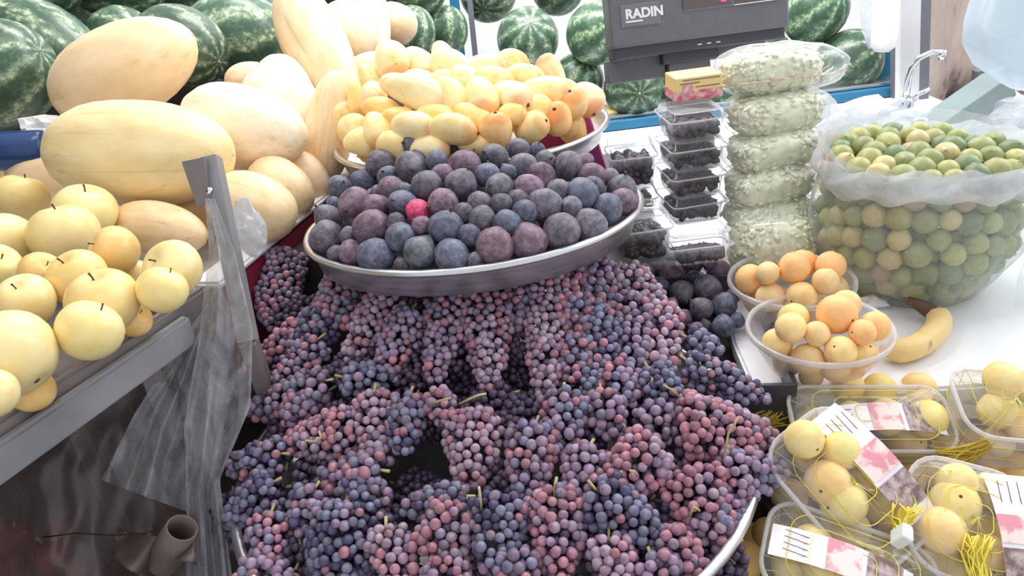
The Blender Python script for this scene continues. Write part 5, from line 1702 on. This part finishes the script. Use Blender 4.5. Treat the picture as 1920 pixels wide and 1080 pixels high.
def upright(name, x0, x1, y0, y1, y, mat, label, cat, th=.03, lean=0.0):
    a, b = on_y((x0 + x1) / 2, y0, y), on_y((x0 + x1) / 2 + lean, y1, y)
    if y1 >= 190:
        d_ = (b - a); b = a + d_ * (a.z / -d_.z)
    w = (on_y(x1, (y0 + y1) / 2, y) - on_y(x0, (y0 + y1) / 2, y)).length
    o = beam(name, a, b, w, th, mat, (0, 1, 0)); tag(o, label, cat); return o
upright('white_post', 1686, 1722, -60, 205, 2.2, M['white_board'], 'white painted post behind the tap', 'post', .03, -4)
upright('grey_post', 1722, 1742, -60, 205, 2.26, M['grey_strip'], 'grey post beside the stained pink board', 'post', .03, -6)
upright('pink_board', 1740, 1850, -60, 200, 2.3, M['stained'], 'stained pink board wall beyond the lime bag', 'board', .02, -4)
upright('dark_opening', 1828, 1858, 128, 189, 2.25, M['grey_strip'], 'dark opening in the pink board, its shade painted on a block', 'box', .03)  # the opening's shaded inside is painted as a grey block
upright('pale_post', 1856, 1886, 130, 205, 2.1, M['white_board'], 'pale narrow post near right edge', 'post', .02, -4)
upright('dark_strip', 1672, 1686, -60, 205, 2.3, M['grey_strip'], 'thin dark strip behind the white hanging bottle', 'strip', .02)
o = put('orange_cap', mesh('orange_cap', *lathe([(0, 0), (.009, 0), (.008, .008), (0, .009)], 12), M['orange']), mx(P(1872, 176, 1.9))); tag(o, 'small orange cap on the pale post', 'cap')
# hanging white bottle shape and blue bag
def hang(name, pts, d, th, mat, label, cat, seed=1):
    """a bag whose outline halves follow pts (x0, x1, y); round in section"""
    rings = []
    for x0, x1, y in pts:
        c = P((x0 + x1) / 2, y, d); w = (x1 - x0) / 2 * d / FPX
        rings.append([c + RR * (w * math.cos(a)) + Vector((0, 1, 0)) * (th * math.sin(a)) * min(1, w / .03) + Vector((0, 0, .004 * nz((math.cos(a), math.sin(a), y * .02), 1.5, seed))) for a in [2 * PI * i / 24 for i in range(24)]])
    v, f = loft(rings); o = put(name, mesh(name, v, f, mat)); tag(o, label, cat); return o
hang('white_bag', [(1642, 1690, -60), (1638, 1688, 0), (1634, 1684, 60), (1632, 1678, 88), (1640, 1666, 97)], 1.9, .015, M['white_board'], 'white plastic sleeve hanging beside the blue post', 'bag')
hang('green_bag', [(1612, 1650, -60), (1612, 1644, 0), (1616, 1640, 60), (1628, 1640, 90)], 2.0, .01, M['film_milky'], 'milky green hanging film beside the white sleeve', 'bag', 4)
hang('blue_bag', [(1848, 1960, -80), (1836, 1960, -20), (1816, 1958, 40), (1812, 1950, 85), (1836, 1940, 125), (1880, 1925, 155), (1900, 1912, 168)], 1.35, .06, M['blue_bag'], 'pale blue plastic bag hanging in upper right corner', 'bag', 6)
tag(crumple('crumpled_bag', on_z(1615, 246, TZ) + Vector((0, 0, .035)), None, .105, .07, .048, M['film_milky'], 21, .5), 'heap of crumpled white plastic bags behind the limes', 'bag')
tag(crumple('crumpled_bag', on_z(1712, 250, TZ) + Vector((0, 0, .02)), None, .10, .06, .036, M['film_milky'], 25, .5), 'crumpled white bag beside the grey green case', 'bag')
tag(crumple('crumpled_bag', on_z(1875, 235, TZ) + Vector((0, 0, .03)), None, .08, .05, .045, M['film_milky'], 29, .4), 'crumpled clear bag draped over end of the grey green case', 'bag')
q = on_z(1812, 244, TZ) + Vector((0, 0, .03))
o = put('grey_case', box('grey_case', .20, .08, .055, M['green_grey'], .004), mx(q, Matrix.Rotation(math.radians(-24), 3, 'Y') @ rotz(14))); tag(o, 'grey green plastic case lying behind the limes', 'case')
for i, (x, y, r) in enumerate([(1545, 268, 22), (1540, 300, 24), (1552, 325, 22), (1530, 322, 20), (1560, 290, 18)]):
    q_ = on_z(x, y + r, TZ); k = r * proj(q_)[2] / FPX
    o = put('onion', APR, mx(q_ + Vector((0, k * .3, k)), basis(axis(90 + 20 * i, 10)), (k, k, k)), color=(.95, .62, .58)); 
    tag(o, ['pink onion uppermost beside the second seed bag', 'pink onion beside the third seed bag', 'lowest pink onion touching the lime bag', 'small pink onion half behind the fourth seed bag', 'smallest pink onion close to the crumpled bags'][i], 'onion', 'pink onions behind the seed bags')
    put('root_end', APR_S, None, o)
